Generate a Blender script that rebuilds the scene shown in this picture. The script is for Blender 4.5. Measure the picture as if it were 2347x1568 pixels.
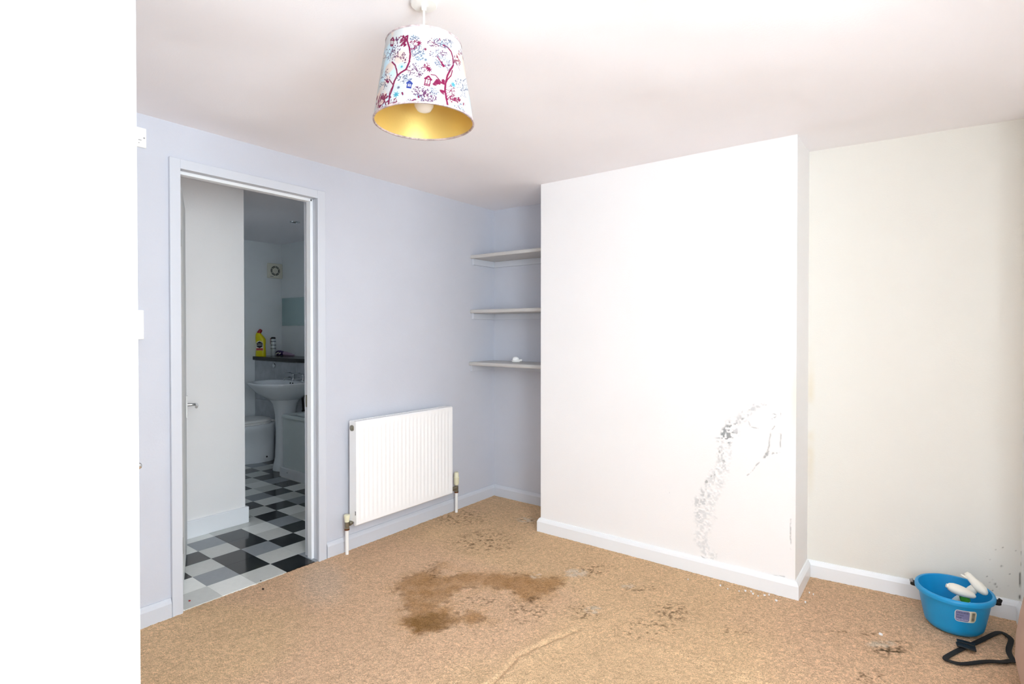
import bpy, bmesh, math, random
import numpy as np
from mathutils import Vector, Matrix

# ------------------------------------------------------------------ camera, world, lights, exposure
for o in list(bpy.data.objects):
    bpy.data.objects.remove(o, do_unlink=True)
SC = bpy.context.scene
COL = SC.collection
W, Hpx, FPX, CYP = 2347.0, 1568.0, 1260.55, 771.56
YAW, PIT, CAMZ = math.radians(37.2215), math.radians(0.6056), 1.3
cd = bpy.data.cameras.new('camera')
cam = bpy.data.objects.new('camera', cd)
COL.objects.link(cam)
cam.location = (0, 0, CAMZ)
cam.rotation_euler = (math.pi / 2 - PIT, 0, YAW)
cd.sensor_width = 36.0
cd.lens = 36.0 * FPX / W
cd.shift_y = -(Hpx / 2 - CYP) / W
cd.clip_start = 0.02
SC.camera = cam
SC.view_settings.view_transform = 'Standard'
SC.view_settings.look = 'None'
SC.view_settings.exposure = 0.36
SC.view_settings.gamma = 1.0
SC.view_settings.use_curve_mapping = False
try:
    SC.cycles.diffuse_bounces = 8
except Exception:
    pass

world = bpy.data.worlds.new('sky')
SC.world = world
world.use_nodes = True
bg = world.node_tree.nodes['Background']
bg.inputs[0].default_value = (0.80, 0.90, 1.0, 1)
bg.inputs[1].default_value = 1.0


def area(name, loc, rot, sx, sy, power, col):
    l = bpy.data.lights.new(name, 'AREA')
    l.shape = 'RECTANGLE'
    l.size, l.size_y = sx, sy
    l.energy = power
    l.color = col
    o = bpy.data.objects.new(name, l)
    o.location = loc
    o.rotation_euler = rot
    COL.objects.link(o)
    return o


# daylight in the window of the right wall, outside the picture
area('window_right_offscreen', (1.03, 0.24, 1.50), (0, math.radians(90), 0), 1.36, 1.16, 104.0, (0.84, 0.935, 1.0))

# ------------------------------------------------------------------ helpers
_fw = np.array([-math.sin(YAW), math.cos(YAW), 0.0])
_rt = np.array([math.cos(YAW), math.sin(YAW), 0.0])
_up = np.array([0, 0, 1.0])
_F = _fw * math.cos(PIT) - _up * math.sin(PIT)
_U = _up * math.cos(PIT) + _fw * math.sin(PIT)
_C = np.array([0, 0, CAMZ])


def ray(x, y):
    return _F + _rt * (x - W / 2) / FPX - _U * (y - CYP) / FPX


def on_z(x, y, z=0.0):
    d = ray(x, y)
    return _C + d * (z - CAMZ) / d[2]


def on_y(x, y, Y):
    d = ray(x, y)
    return _C + d * Y / d[1]


def on_x(x, y, X):
    d = ray(x, y)
    return _C + d * X / d[0]


def lin(c):
    return tuple(((v / 255.0) / 12.92 if v / 255.0 <= 0.04045 else ((v / 255.0 + 0.055) / 1.055) ** 2.4) for v in c)


MATS = {}


def mat(name, rgb, rough=0.5, metal=0.0, spec=0.5, bump=0.0, bscale=200.0, var=0.0, vscale=3.0, attr=None, trans=None, dist=0.002):
    """plain paint, plastic or metal: one colour with a little procedural variation and relief"""
    m = bpy.data.materials.new(name)
    m.use_nodes = True
    nt = m.node_tree
    b = nt.nodes['Principled BSDF']
    b.inputs['Roughness'].default_value = rough
    b.inputs['Metallic'].default_value = metal
    b.inputs['Specular IOR Level'].default_value = spec
    c = lin(rgb)
    b.inputs['Base Color'].default_value = (*c, 1)
    tc = nt.nodes.new('ShaderNodeTexCoord')
    src = None
    if attr:
        a = nt.nodes.new('ShaderNodeAttribute')
        a.attribute_name = attr
        src = a.outputs['Color']
    if var > 0:
        n = nt.nodes.new('ShaderNodeTexNoise')
        n.inputs['Scale'].default_value = vscale
        n.inputs['Detail'].default_value = 4
        nt.links.new(tc.outputs['Object'], n.inputs['Vector'])
        r = nt.nodes.new('ShaderNodeMapRange')
        r.inputs['From Min'].default_value = 0.3
        r.inputs['From Max'].default_value = 0.7
        r.inputs['To Min'].default_value = 1 - var
        r.inputs['To Max'].default_value = 1 + var * 0.3
        nt.links.new(n.outputs['Fac'], r.inputs['Value'])
        mx = nt.nodes.new('ShaderNodeMix')
        mx.data_type = 'RGBA'
        mx.blend_type = 'MULTIPLY'
        mx.inputs['Factor'].default_value = 1
        if src is not None:
            nt.links.new(src, mx.inputs['A'])
        else:
            mx.inputs['A'].default_value = (*c, 1)
        nt.links.new(r.outputs['Result'], mx.inputs['B'])
        src = mx.outputs['Result']
    if src is not None:
        nt.links.new(src, b.inputs['Base Color'])
    if bump > 0:
        n = nt.nodes.new('ShaderNodeTexNoise')
        n.inputs['Scale'].default_value = bscale
        n.inputs['Detail'].default_value = 3
        nt.links.new(tc.outputs['Object'], n.inputs['Vector'])
        bp = nt.nodes.new('ShaderNodeBump')
        bp.inputs['Strength'].default_value = bump
        bp.inputs['Distance'].default_value = dist
        nt.links.new(n.outputs['Fac'], bp.inputs['Height'])
        nt.links.new(bp.outputs['Normal'], b.inputs['Normal'])
    MATS[name] = m
    return m


def finish(name, bm, m, parent=None, smooth=None, bevel=0.0, seg=2, kind=None):
    bmesh.ops.recalc_face_normals(bm, faces=bm.faces[:])
    me = bpy.data.meshes.new(name)
    bm.to_mesh(me)
    bm.free()
    return link(name, me, m, parent, smooth, bevel, seg, kind)


def link(name, me, m, parent=None, smooth=None, bevel=0.0, seg=2, kind=None):
    if m is not None:
        me.materials.append(m)
    if smooth is not None:
        if smooth >= 180:
            me.shade_smooth()
        else:
            me.shade_smooth()
            try:
                me.set_sharp_from_angle(angle=math.radians(smooth))
            except Exception:
                pass
    o = bpy.data.objects.new(name, me)
    COL.objects.link(o)
    if parent is not None:
        o.parent = parent
    if bevel > 0:
        mod = o.modifiers.new('bevel', 'BEVEL')
        mod.width = bevel
        mod.segments = seg
        mod.limit_method = 'ANGLE'
        mod.angle_limit = math.radians(40)
        mod.harden_normals = False
    if kind:
        o['kind'] = kind
    return o


def tag(o, label, cat, group=None):
    o['label'] = label
    o['category'] = cat
    if group:
        o['group'] = group
    return o


def empty(name, loc=(0, 0, 0), label=None, cat=None, group=None, kind=None):
    o = bpy.data.objects.new(name, None)
    o.empty_display_size = 0.05
    COL.objects.link(o)
    o.location = loc
    if label:
        tag(o, label, cat, group)
    if kind:
        o['kind'] = kind
    return o


def box(bm, x0, x1, y0, y1, z0, z1, mx=None):
    v = [bm.verts.new(p) for p in ((x0, y0, z0), (x1, y0, z0), (x1, y1, z0), (x0, y1, z0), (x0, y0, z1), (x1, y0, z1), (x1, y1, z1), (x0, y1, z1))]
    for f in ((3, 2, 1, 0), (4, 5, 6, 7), (0, 1, 5, 4), (1, 2, 6, 5), (2, 3, 7, 6), (3, 0, 4, 7)):
        bm.faces.new([v[i] for i in f])
    if mx is not None:
        bmesh.ops.transform(bm, matrix=mx, verts=v)
    return bm


def bx(*a, **k):
    bm = bmesh.new()
    return box(bm, *a, **k)


def prism(bm, pts, axis, a, b):
    """2D polygon pts extruded along axis from a to b"""
    def P(u, v, w):
        return {'x': (w, u, v), 'y': (u, w, v), 'z': (u, v, w)}[axis]
    A = [bm.verts.new(P(u, v, a)) for u, v in pts]
    B = [bm.verts.new(P(u, v, b)) for u, v in pts]
    n = len(pts)
    bm.faces.new(A)
    bm.faces.new(B[::-1])
    for i in range(n):
        j = (i + 1) % n
        bm.faces.new((A[i], A[j], B[j], B[i]))
    return bm


def frame_of(d):
    d = Vector(d).normalized()
    a = Vector((0, 0, 1)) if abs(d.z) < 0.9 else Vector((1, 0, 0))
    u = d.cross(a).normalized()
    v = d.cross(u).normalized()
    return d, u, v


def tube(bm, pts, rad, n=12, cap=True, flat=1.0, ref=None):
    """round tube through pts; rad a number or one per point; flat squashes the second axis"""
    pts = [Vector(p) for p in pts]
    if not hasattr(rad, '__len__'):
        rad = [rad] * len(pts)
    rings = []
    u = None
    for i, p in enumerate(pts):
        d = (pts[min(i + 1, len(pts) - 1)] - pts[max(i - 1, 0)])
        d.normalize()
        if u is None:
            if ref is not None:
                u = (Vector(ref) - d * Vector(ref).dot(d)).normalized()
            else:
                _, u, _ = frame_of(d)
        else:
            u = (u - d * u.dot(d))
            u = u.normalized() if u.length > 1e-6 else frame_of(d)[1]
        v = d.cross(u)
        rings.append([bm.verts.new(p + (u * math.cos(t) + v * math.sin(t) * flat) * rad[i]) for t in [2 * math.pi * k / n for k in range(n)]])
    for A, B in zip(rings, rings[1:]):
        for k in range(n):
            bm.faces.new((A[k], A[(k + 1) % n], B[(k + 1) % n], B[k]))
    if cap:
        bm.faces.new(rings[0][::-1])
        bm.faces.new(rings[-1])
    return bm


def lathe(bm, prof, n=32, loc=(0, 0, 0), sx=1.0, sy=1.0, mx=None, close=False):
    """profile of (radius, z) turned about the z axis through loc"""
    rings = []
    new = []
    for r, z in prof:
        if r < 1e-6:
            v = bm.verts.new((loc[0], loc[1], loc[2] + z))
            rings.append([v])
            new.append(v)
        else:
            ring = [bm.verts.new((loc[0] + r * sx * math.cos(t), loc[1] + r * sy * math.sin(t), loc[2] + z)) for t in [2 * math.pi * k / n for k in range(n)]]
            rings.append(ring)
            new += ring
    pairs = list(zip(rings, rings[1:]))
    if close:
        pairs.append((rings[-1], rings[0]))
    for A, B in pairs:
        for k in range(n):
            k2 = (k + 1) % n
            if len(A) == 1 and len(B) == 1:
                continue
            if len(A) == 1:
                bm.faces.new((A[0], B[k2], B[k]))
            elif len(B) == 1:
                bm.faces.new((A[k], A[k2], B[0]))
            else:
                bm.faces.new((A[k], A[k2], B[k2], B[k]))
    if mx is not None:
        bmesh.ops.transform(bm, matrix=mx, verts=new)
    return bm


def grid_mesh(name, P, color=None, attr='paint'):
    """P: (n,m,3) array of points -> grid mesh, optional colour per vertex"""
    n, m = P.shape[:2]
    me = bpy.data.meshes.new(name)
    i = np.arange(n * m).reshape(n, m)
    q = np.stack([i[:-1, :-1], i[1:, :-1], i[1:, 1:], i[:-1, 1:]], -1).reshape(-1, 4)
    me.vertices.add(n * m)
    me.vertices.foreach_set('co', P.reshape(-1).astype(np.float32))
    me.loops.add(q.size)
    me.loops.foreach_set('vertex_index', q.reshape(-1).astype(np.int32))
    me.polygons.add(len(q))
    me.polygons.foreach_set('loop_start', (np.arange(len(q)) * 4).astype(np.int32))
    me.update(calc_edges=True)
    me.validate()
    if color is not None:
        a = me.color_attributes.new(attr, 'FLOAT_COLOR', 'POINT')
        c = np.ones((n * m, 4), np.float32)
        c[:, :3] = color.reshape(-1, 3)
        a.data.foreach_set('color', c.reshape(-1))
    return me


def vnoise(x, y, scale, seed):
    rs = np.random.RandomState(seed)
    N = 256
    g = rs.rand(N, N)
    xs, ys = x * scale, y * scale
    x0, y0 = np.floor(xs).astype(int), np.floor(ys).astype(int)
    fx, fy = xs - x0, ys - y0
    fx, fy = fx * fx * (3 - 2 * fx), fy * fy * (3 - 2 * fy)
    a, b = g[x0 % N, y0 % N], g[(x0 + 1) % N, y0 % N]
    c, d = g[x0 % N, (y0 + 1) % N], g[(x0 + 1) % N, (y0 + 1) % N]
    return a * (1 - fx) * (1 - fy) + b * fx * (1 - fy) + c * (1 - fx) * fy + d * fx * fy


def fbm(x, y, scale, seed, octv=4):
    s, t, amp = 0, 0, 1.0
    for k in range(octv):
        s = s + amp * vnoise(x + 17.3 * k, y - 9.1 * k, scale * 2 ** k, seed + k)
        t += amp
        amp *= 0.5
    return s / t


def seg_dist(x, y, pts):
    """distance from every (x,y) to a polyline"""
    best = np.full(x.shape, 1e9)
    for (ax, ay), (bx_, by) in zip(pts, pts[1:]):
        dx, dy = bx_ - ax, by - ay
        L = dx * dx + dy * dy + 1e-12
        t = np.clip(((x - ax) * dx + (y - ay) * dy) / L, 0, 1)
        best = np.minimum(best, np.hypot(x - ax - t * dx, y - ay - t * dy))
    return best


def poly_sdf(x, y, pts):
    d = seg_dist(x, y, list(pts) + [pts[0]])
    ins = np.zeros(x.shape, bool)
    n = len(pts)
    for i in range(n):
        ax, ay = pts[i]
        bx_, by = pts[(i + 1) % n]
        c = (ay > y) != (by > y)
        xx = (bx_ - ax) * (y - ay) / (by - ay + 1e-12) + ax
        ins ^= c & (x < xx)
    return np.where(ins, -d, d)


def sstep(a, b, v):
    t = np.clip((v - a) / (b - a), 0, 1)
    return t * t * (3 - 2 * t)


def mixc(base, col, f):
    return base * (1 - f[..., None]) + np.array(col) * f[..., None]


# ------------------------------------------------------------------ materials
mat('lilac_paint', (201, 204, 213), 0.75, spec=0.3, bump=0.25, bscale=140, var=0.02, vscale=5)
mat('lilac_gloss', (204, 208, 216), 0.4, spec=0.4, bump=0.05, bscale=60)
mat('white_paint', (243, 242, 241), 0.8, spec=0.3, bump=0.2, bscale=140, var=0.015)
mat('ceiling_paint', (246, 244, 247), 0.85, spec=0.2, bump=0.2, bscale=160, var=0.02, vscale=1.3)
mat('gloss_white', (240, 243, 246), 0.35, spec=0.5, bump=0.05, bscale=60)
mat('bath_paint', (234, 239, 241), 0.7, spec=0.3, bump=0.2, bscale=140, var=0.02)
mat('door_white', (240, 244, 244), 0.5, spec=0.4, bump=0.04, bscale=50)
mat('chrome', (205, 208, 210), 0.14, metal=1.0)
mat('brass_steel', (150, 146, 130), 0.35, metal=0.9)
mat('copper', (120, 78, 52), 0.4, metal=0.9)
mat('dark_gap', (28, 27, 26), 0.8)
mat('radiator_enamel', (250, 250, 250), 0.35, spec=0.5)
mat('cream_plastic', (238, 235, 205), 0.45)
mat('white_plastic', (246, 246, 244), 0.35)
mat('shelf_paint', (196, 194, 191), 0.45, spec=0.4, bump=0.08, bscale=60, var=0.03, vscale=10)
mat('ceramic', (236, 241, 245), 0.10, spec=0.6)
mat('bath_acrylic', (226, 236, 236), 0.12, spec=0.6)
mat('worktop', (18, 17, 20), 0.22, spec=0.5, var=0.3, vscale=60)
mat('wall_tile', (186, 190, 196), 0.22, spec=0.5, var=0.22, vscale=9)
mat('grout', (222, 226, 228), 0.8)
mat('vinyl_black', (8, 9, 12), 0.10, spec=0.5, var=0.1, vscale=30)
mat('vinyl_dark', (146, 151, 156), 0.2, spec=0.5, var=0.05, vscale=30)
mat('vinyl_light', (206, 208, 204), 0.2, spec=0.5, var=0.05, vscale=30)
mat('vinyl_white', (236, 238, 234), 0.2, spec=0.5, var=0.04, vscale=30)
mat('subfloor', (120, 118, 112), 0.8)
mat('mirror_glass', (186, 206, 206), 0.04, metal=1.0)
mat('fan_plastic', (226, 224, 208), 0.4)
mat('yellow_plastic', (226, 214, 12), 0.3)
mat('red_plastic', (150, 14, 22), 0.35)
mat('label_white', (236, 232, 216), 0.5)
mat('label_red', (196, 74, 66), 0.5)
mat('label_black', (22, 22, 30), 0.5)
mat('navy_ink', (40, 62, 84), 0.5)
mat('can_white', (214, 222, 226), 0.3, metal=0.2)
mat('purple_foil', (60, 36, 92), 0.35)
mat('mauve_film', (176, 150, 176), 0.3)
mat('bucket_blue', (22, 152, 212), 0.38, spec=0.5, var=0.04, vscale=12)
mat('label_lilac', (128, 132, 178), 0.45)
mat('label_cream', (214, 208, 180), 0.5)
mat('ink_black', (20, 20, 22), 0.6)
mat('ink_pale', (206, 206, 224), 0.6)
mat('grey_plastic', (150, 148, 148), 0.5)
mat('black_plastic', (20, 20, 21), 0.5)
mat('black_web', (14, 14, 14), 0.75, bump=0.4, bscale=400)
mat('bag_fabric', (196, 168, 152), 0.9, spec=0.2, bump=0.4, bscale=350, var=0.06, vscale=8)
mat('bottle_white', (238, 234, 222), 0.35)
mat('bottle_clear', (216, 226, 222), 0.3)
mat('green_plastic', (70, 150, 40), 0.4)
mat('shade_gold', (226, 196, 116), 0.45, metal=0.45, bump=0.15, bscale=120)
mat('bulb_glass', (240, 236, 228), 0.25)
mat('cord_white', (240, 240, 238), 0.5)
mat('rubber_black', (24, 24, 26), 0.6)
mat('flake_white', (245, 245, 245), 0.7)
mat('crumb_dark', (52, 38, 26), 0.8)
mat('crumb_red', (150, 24, 24), 0.6)
mat('sash_white', (240, 242, 244), 0.4)

g = bpy.data.materials.new('window_glass')
g.use_nodes = True
_nt = g.node_tree
_nt.nodes.remove(_nt.nodes['Principled BSDF'])
_t = _nt.nodes.new('ShaderNodeBsdfTransparent')
_g = _nt.nodes.new('ShaderNodeBsdfGlossy')
_g.inputs['Roughness'].default_value = 0.02
_m = _nt.nodes.new('ShaderNodeMixShader')
_m.inputs[0].default_value = 0.06
_nt.links.new(_t.outputs[0], _m.inputs[1])
_nt.links.new(_g.outputs[0], _m.inputs[2])
_nt.links.new(_m.outputs[0], _nt.nodes['Material Output'].inputs['Surface'])
MATS['window_glass'] = g
M = MATS

# ------------------------------------------------------------------ the room shell
H = 2.2496
XA, XB = -2.754, -2.878            # wall with the doorway: room face, bathroom face
YN, YC = 3.388, 2.957              # alcove back wall, chimney breast front
CX0, CX1 = -2.011, -0.514          # chimney breast sides
YF = -0.36                         # wall behind the camera
XW = 0.85                          # window wall
PX, PY = 0.335, 2.93               # pier face and its front
DY0, DY1, DZ = 1.094, 1.803, 2.043 # doorway


def dwall(x):                      # the alcove wall on the right of the chimney breast is slightly out of square
    return 3.283 + (x + 0.511) * 0.0765


# --- carpeted floor with its stains, creases and worn spots
nx, ny = 560, 640
xs = np.linspace(-2.885, 0.87, nx)
ys = np.linspace(-0.37, 3.42, ny)
X, Y = np.meshgrid(xs, ys, indexing='ij')
base = np.array(lin((231, 195, 154)))
colr = np.ones(X.shape + (3,)) * base
colr *= (0.90 + 0.2 * fbm(X, Y, 2.2, 5))[..., None]
pink = sstep(0.42, 0.62, fbm(X, Y, 1.1, 31, 3))
colr = mixc(colr, lin((230, 190, 160)), pink * 0.5)
WX = X + 0.07 * (fbm(X, Y, 14, 71) - 0.5) + 0.03 * (vnoise(X, Y, 60, 72) - 0.5)
WY = Y + 0.07 * (fbm(X, Y, 14, 81) - 0.5) + 0.03 * (vnoise(X, Y, 60, 82) - 0.5)


def z1(pts, s=3.912, ox=850, oy=1240):
    return [tuple(on_z(ox + a / s, oy + b / s)[:2]) for a, b in pts]


stain = z1([(205, 450), (245, 350), (450, 285), (560, 235), (610, 190), (630, 310), (800, 285), (1010, 290), (1280, 290), (1500, 320),
            (1760, 330), (1640, 430), (1540, 520), (1330, 520), (1280, 440), (1050, 395), (830, 420), (690, 490), (640, 580), (760, 660),
            (880, 620), (1010, 640), (1030, 700), (900, 765), (780, 745), (560, 810), (400, 805), (285, 720), (330, 640), (320, 520), (290, 460)])
sd = poly_sdf(WX, WY, stain)
mott = 0.62 + 0.5 * (fbm(X, Y, 22, 91) - 0.5)
colr = mixc(colr, lin((196, 152, 104)), sstep(0.11, -0.02, sd) * sstep(0.35, 0.62, fbm(X, Y, 9, 96)) * 0.45)
f1 = sstep(0.025, -0.035, sd) * mott * 0.92
colr = mixc(colr, lin((166, 118, 62)), np.clip(f1, 0, 1))
deep = poly_sdf(WX, WY, z1([(300, 660), (560, 630), (740, 690), (820, 700), (700, 760), (560, 800), (400, 800), (290, 730)]))
colr = mixc(colr, lin((134, 96, 48)), sstep(0.02, -0.05, deep) * 0.7)
edge = np.exp(-(sd / 0.012) ** 2) * sstep(0.42, 0.62, fbm(X, Y, 30, 95))
colr = mixc(colr, lin((112, 76, 38)), edge * 0.5 * (WY > on_z(1000, 1345)[1] - 0.35))
# dark flecks
fleck = sstep(0.58, 0.72, vnoise(X, Y, 130, 101) * 0.6 + vnoise(X, Y, 55, 102) * 0.4)


def blob(px, py, rx, ry, soft=0.6):
    c = on_z(px, py)
    a = on_z(px + rx, py)[:2] - c[:2]
    b = on_z(px, py - ry)[:2] - c[:2]
    Mi = np.linalg.inv(np.array([a, b]).T)
    u = Mi[0, 0] * (X - c[0]) + Mi[0, 1] * (Y - c[1])
    v = Mi[1, 0] * (X - c[0]) + Mi[1, 1] * (Y - c[1])
    return sstep(1.2, 1.2 - soft, np.hypot(u, v))


fm = np.zeros(X.shape)
for b in ((1055, 1185, 75, 22), (1208, 1192, 30, 12), (1110, 1240, 90, 30), (2040, 1485, 60, 22), (2010, 1452, 40, 8), (1985, 1550, 60, 18),
          (1340, 1400, 50, 24), (1350, 1305, 60, 18), (990, 1310, 30, 25), (1690, 1445, 40, 16), (1920, 1448, 30, 6), (1540, 1400, 60, 30),
          (1230, 1375, 40, 12), (1470, 1345, 60, 10), (1100, 1375, 60, 14), (1210, 1400, 60, 30), (1480, 1440, 90, 30)):
    fm = np.maximum(fm, blob(*b, soft=0.9) * (1.0 if b[2] > 0 else 0))
colr = mixc(colr, lin((92, 66, 40)), np.clip(fleck * fm, 0, 1) * 0.75)
strong = blob(2040, 1485, 58, 22, 0.8)
colr = mixc(colr, lin((60, 48, 26)), strong * sstep(0.5, 0.68, fbm(X, Y, 55, 111)) * 0.9)
# pale worn spots
for (px, py, rx, ry) in ((1318, 1312, 30, 10), (1228, 1317, 14, 8), (1440, 1342, 16, 7), (1360, 1396, 22, 9), (2020, 1475, 35, 8), (1205, 1190, 22, 6)):
    colr = mixc(colr, lin((232, 214, 190)), blob(px, py, rx, ry) * sstep(0.35, 0.6, fbm(X, Y, 40, 121)) * 0.8)
colr = mixc(colr, lin((226, 204, 182)), blob(740, 1330, 70, 55, 1.0) * 0.5)
colr *= (0.74 + 0.52 * vnoise(X, Y, 165, 131))[..., None]
Z = 0.003 * (vnoise(X, Y, 160, 141) - 0.5) + 0.0015 * (vnoise(X, Y, 80, 142) - 0.5)
Z += 0.004 * (fm * (vnoise(X, Y, 60, 143) - 0.5))
crease = z1([(1060, 1283), (1200, 1180), (1290, 1080), (1310, 1030), (1480, 950), (1600, 905), (1780, 820), (1860, 790)])
crease = [(crease[0][0] - (crease[1][0] - crease[0][0]) * 1.2, crease[0][1] - (crease[1][1] - crease[0][1]) * 1.2)] + crease
cdist = seg_dist(X + 0.3 * (WX - X), Y + 0.3 * (WY - Y), crease)
Z += -0.010 * np.exp(-(cdist / 0.009) ** 2) + 0.007 * np.exp(-(cdist / 0.05) ** 2)
crease2 = z1([(330, 780), (560, 860), (760, 930), (1000, 1000), (1200, 1075)], 3.353, 1400, 1240)
c2 = seg_dist(X + 0.3 * (WX - X), Y + 0.3 * (WY - Y), crease2)
Z += 0.006 * np.exp(-(c2 / 0.03) ** 2) - 0.004 * np.exp(-((c2) / 0.008) ** 2)
Z += 0.006 * (fbm(X, Y, 2.0, 151, 2) - 0.5) * sstep(-2.7, -2.2, X)
P = np.stack([X, Y, Z - 0.004], -1)
m = mat('carpet', (205, 163, 124), 0.95, spec=0.1, bump=1.0, bscale=230, attr='paint', var=0.44, vscale=210, dist=0.006)
keep = grid_mesh('floor', P, np.clip(colr, 0, 1))
# cut the carpet away behind the doorway wall except in the doorway itself
bm = bmesh.new()
bm.from_mesh(keep)
kill = [f for f in bm.faces if (f.calc_center_median().x < XA + 0.001 and not (DY0 - 0.006 < f.calc_center_median().y < DY1 + 0.006 and f.calc_center_median().x > -2.862))]
bmesh.ops.delete(bm, geom=kill, context='FACES')
bm.to_mesh(keep)
bm.free()
link('floor', keep, m, smooth=180, kind='structure')

# --- doorway wall
bm = bmesh.new()
prism(bm, [(YF - 0.12, 0), (DY0 - 0.03, 0), (DY0 - 0.03, DZ + 0.03), (DY1 + 0.03, DZ + 0.03), (DY1 + 0.03, 0), (YN + 0.1, 0), (YN + 0.1, H + 0.02), (YF - 0.12, H + 0.02)], 'x', XB, XA)
finish('wall_left', bm, M['lilac_paint'], kind='structure')
# --- alcove back wall
finish('wall_alcove', bx(XA - 0.02, CX0 + 0.05, YN, YN + 0.1, 0, H + 0.02), M['lilac_paint'], kind='structure')

# --- chimney breast: flaking paint on its front, plain returns
nx, nz = 500, 750
xs = np.linspace(CX0, CX1, nx)
zs = np.linspace(0, H + 0.005, nz)
X, Z = np.meshgrid(xs, zs, indexing='ij')
white = np.array(lin((244, 243, 243)))
colr = np.ones(X.shape + (3,)) * white


def z2(pts, s=2.904, ox=1450, oy=860):
    out = []
    for p in pts:
        q = on_y(ox + p[0] / s, oy + p[1] / s, YC)
        out.append((q[0], q[2]))
    return out


band = [(880, 190, 12), (780, 222, 20), (725, 280, 34), (650, 360, 44), (605, 430, 46), (600, 540, 42), (615, 620, 40), (545, 690, 52), (515, 790, 62), (480, 870, 70), (465, 960, 55), (450, 1060, 42), (500, 1180, 40), (515, 1235, 20)]
bp = z2([b[:2] for b in band])
field = np.full(X.shape, -1e9)
for i in range(len(band) - 1):
    for t in np.linspace(0, 1, 6):
        cx_, cz_ = bp[i][0] * (1 - t) + bp[i + 1][0] * t, bp[i][1] * (1 - t) + bp[i + 1][1] * t
        r = (band[i][2] * (1 - t) + band[i + 1][2] * t) / 2.904 * 0.0027
        field = np.maximum(field, 1 - np.hypot(X - cx_, Z - cz_) / r)
field = field + 1.1 * (fbm(X, Z, 26, 207, 3) - 0.5)
ins = sstep(-0.25, 0.55, field)
n1 = vnoise(X, Z, 110, 201) * 0.5 + vnoise(X, Z, 55, 202) * 0.3 + vnoise(X, Z, 220, 203) * 0.2
big = sstep(0.58, 0.68, fbm(X, Z, 16, 205, 3))
spots = sstep(0.60 - 0.07 * big, 0.66 - 0.06 * big, n1) * ins
dark = np.clip(spots * (0.30 + 0.70 * big), 0, 1)
lowz = sstep(0.62, 0.45, Z)
colr = mixc(colr, lin((212, 216, 218)), ins * 0.45 * sstep(0.40, 0.6, n1))
colr = mixc(colr, lin((160, 163, 164)), dark * (1 - 0.65 * lowz))
for (px, py, r) in ((945, 270, 22), (925, 295, 10), (730, 285, 16), (705, 335, 12), (590, 515, 26), (605, 575, 18), (550, 660, 16), (525, 675, 14), (495, 710, 14), (890, 525, 18), (880, 545, 14), (960, 512, 10), (935, 518, 9), (868, 1272, 9)):
    c = z2([(px, py)])[0]
    d = np.hypot(X - c[0], Z - c[1]) + 0.016 * (fbm(X, Z, 60, 211) - 0.5)
    rr = r / 2.904 * 0.00205
    colr = mixc(colr, lin((172, 175, 176)), sstep(rr * 0.9, rr * 0.4, d) * sstep(0.46, 0.56, fbm(X, Z, 90, 213, 2)) * 0.9)
cr = np.full(X.shape, 1e9)
WXc = X + 0.008 * (fbm(X, Z, 40, 221) - 0.5)
WZc = Z + 0.008 * (fbm(X, Z, 40, 222) - 0.5)
for pl in ([(985, 225), (987, 290)], [(965, 390), (985, 390), (985, 440), (978, 512), (930, 525)], [(905, 510), (850, 570), (800, 630), (760, 668)], [(940, 340), (920, 380), (905, 470), (895, 520)],
           [(1052, 960), (1050, 1180)], [(930, 1330), (1010, 1342)], [(232, 735), (246, 785)], [(420, 1190), (470, 1215), (520, 1240), (640, 1270), (760, 1300)], [(770, 310), (785, 345), (840, 355)]):
    cr = np.minimum(cr, seg_dist(WXc, WZc, z2(pl)))
crm = sstep(0.0036, 0.0012, cr) * sstep(0.30, 0.6, fbm(X, Z, 45, 231, 3))
colr = mixc(colr, lin((182, 183, 182)), crm * 0.8)
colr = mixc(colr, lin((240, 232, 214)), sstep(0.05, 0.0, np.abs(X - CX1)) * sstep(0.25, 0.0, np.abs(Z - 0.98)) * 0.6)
Yg = YC - 0.0035 * ins * (n1 - 0.35) * 2 + 0.003 * dark + 0.003 * crm + 0.003 * (fbm(X, Z, 2.5, 241, 2) - 0.5) * np.clip(np.minimum(X - CX0, CX1 - X) * 8, 0, 1)
me = grid_mesh('wall_chimney', np.stack([X, Yg, Z], -1), np.clip(colr, 0, 1))
m = mat('chimney_paint', (244, 243, 243), 0.8, spec=0.3, bump=0.2, bscale=140, attr='paint', var=0.01)
wc_ = link('wall_chimney', me, m, smooth=180, kind='structure')
bm = bmesh.new()
for a, b in ((((CX0, YC)), ((CX0, 3.45))), (((CX1, 3.45)), ((CX1, YC)))):
    vs = [bm.verts.new(p) for p in ((a[0], a[1], 0), (b[0], b[1], 0), (b[0], b[1], H + .005), (a[0], a[1], H + .005))]
    bm.faces.new(vs)
finish('return_face', bm, M['white_paint'], wc_)

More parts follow.
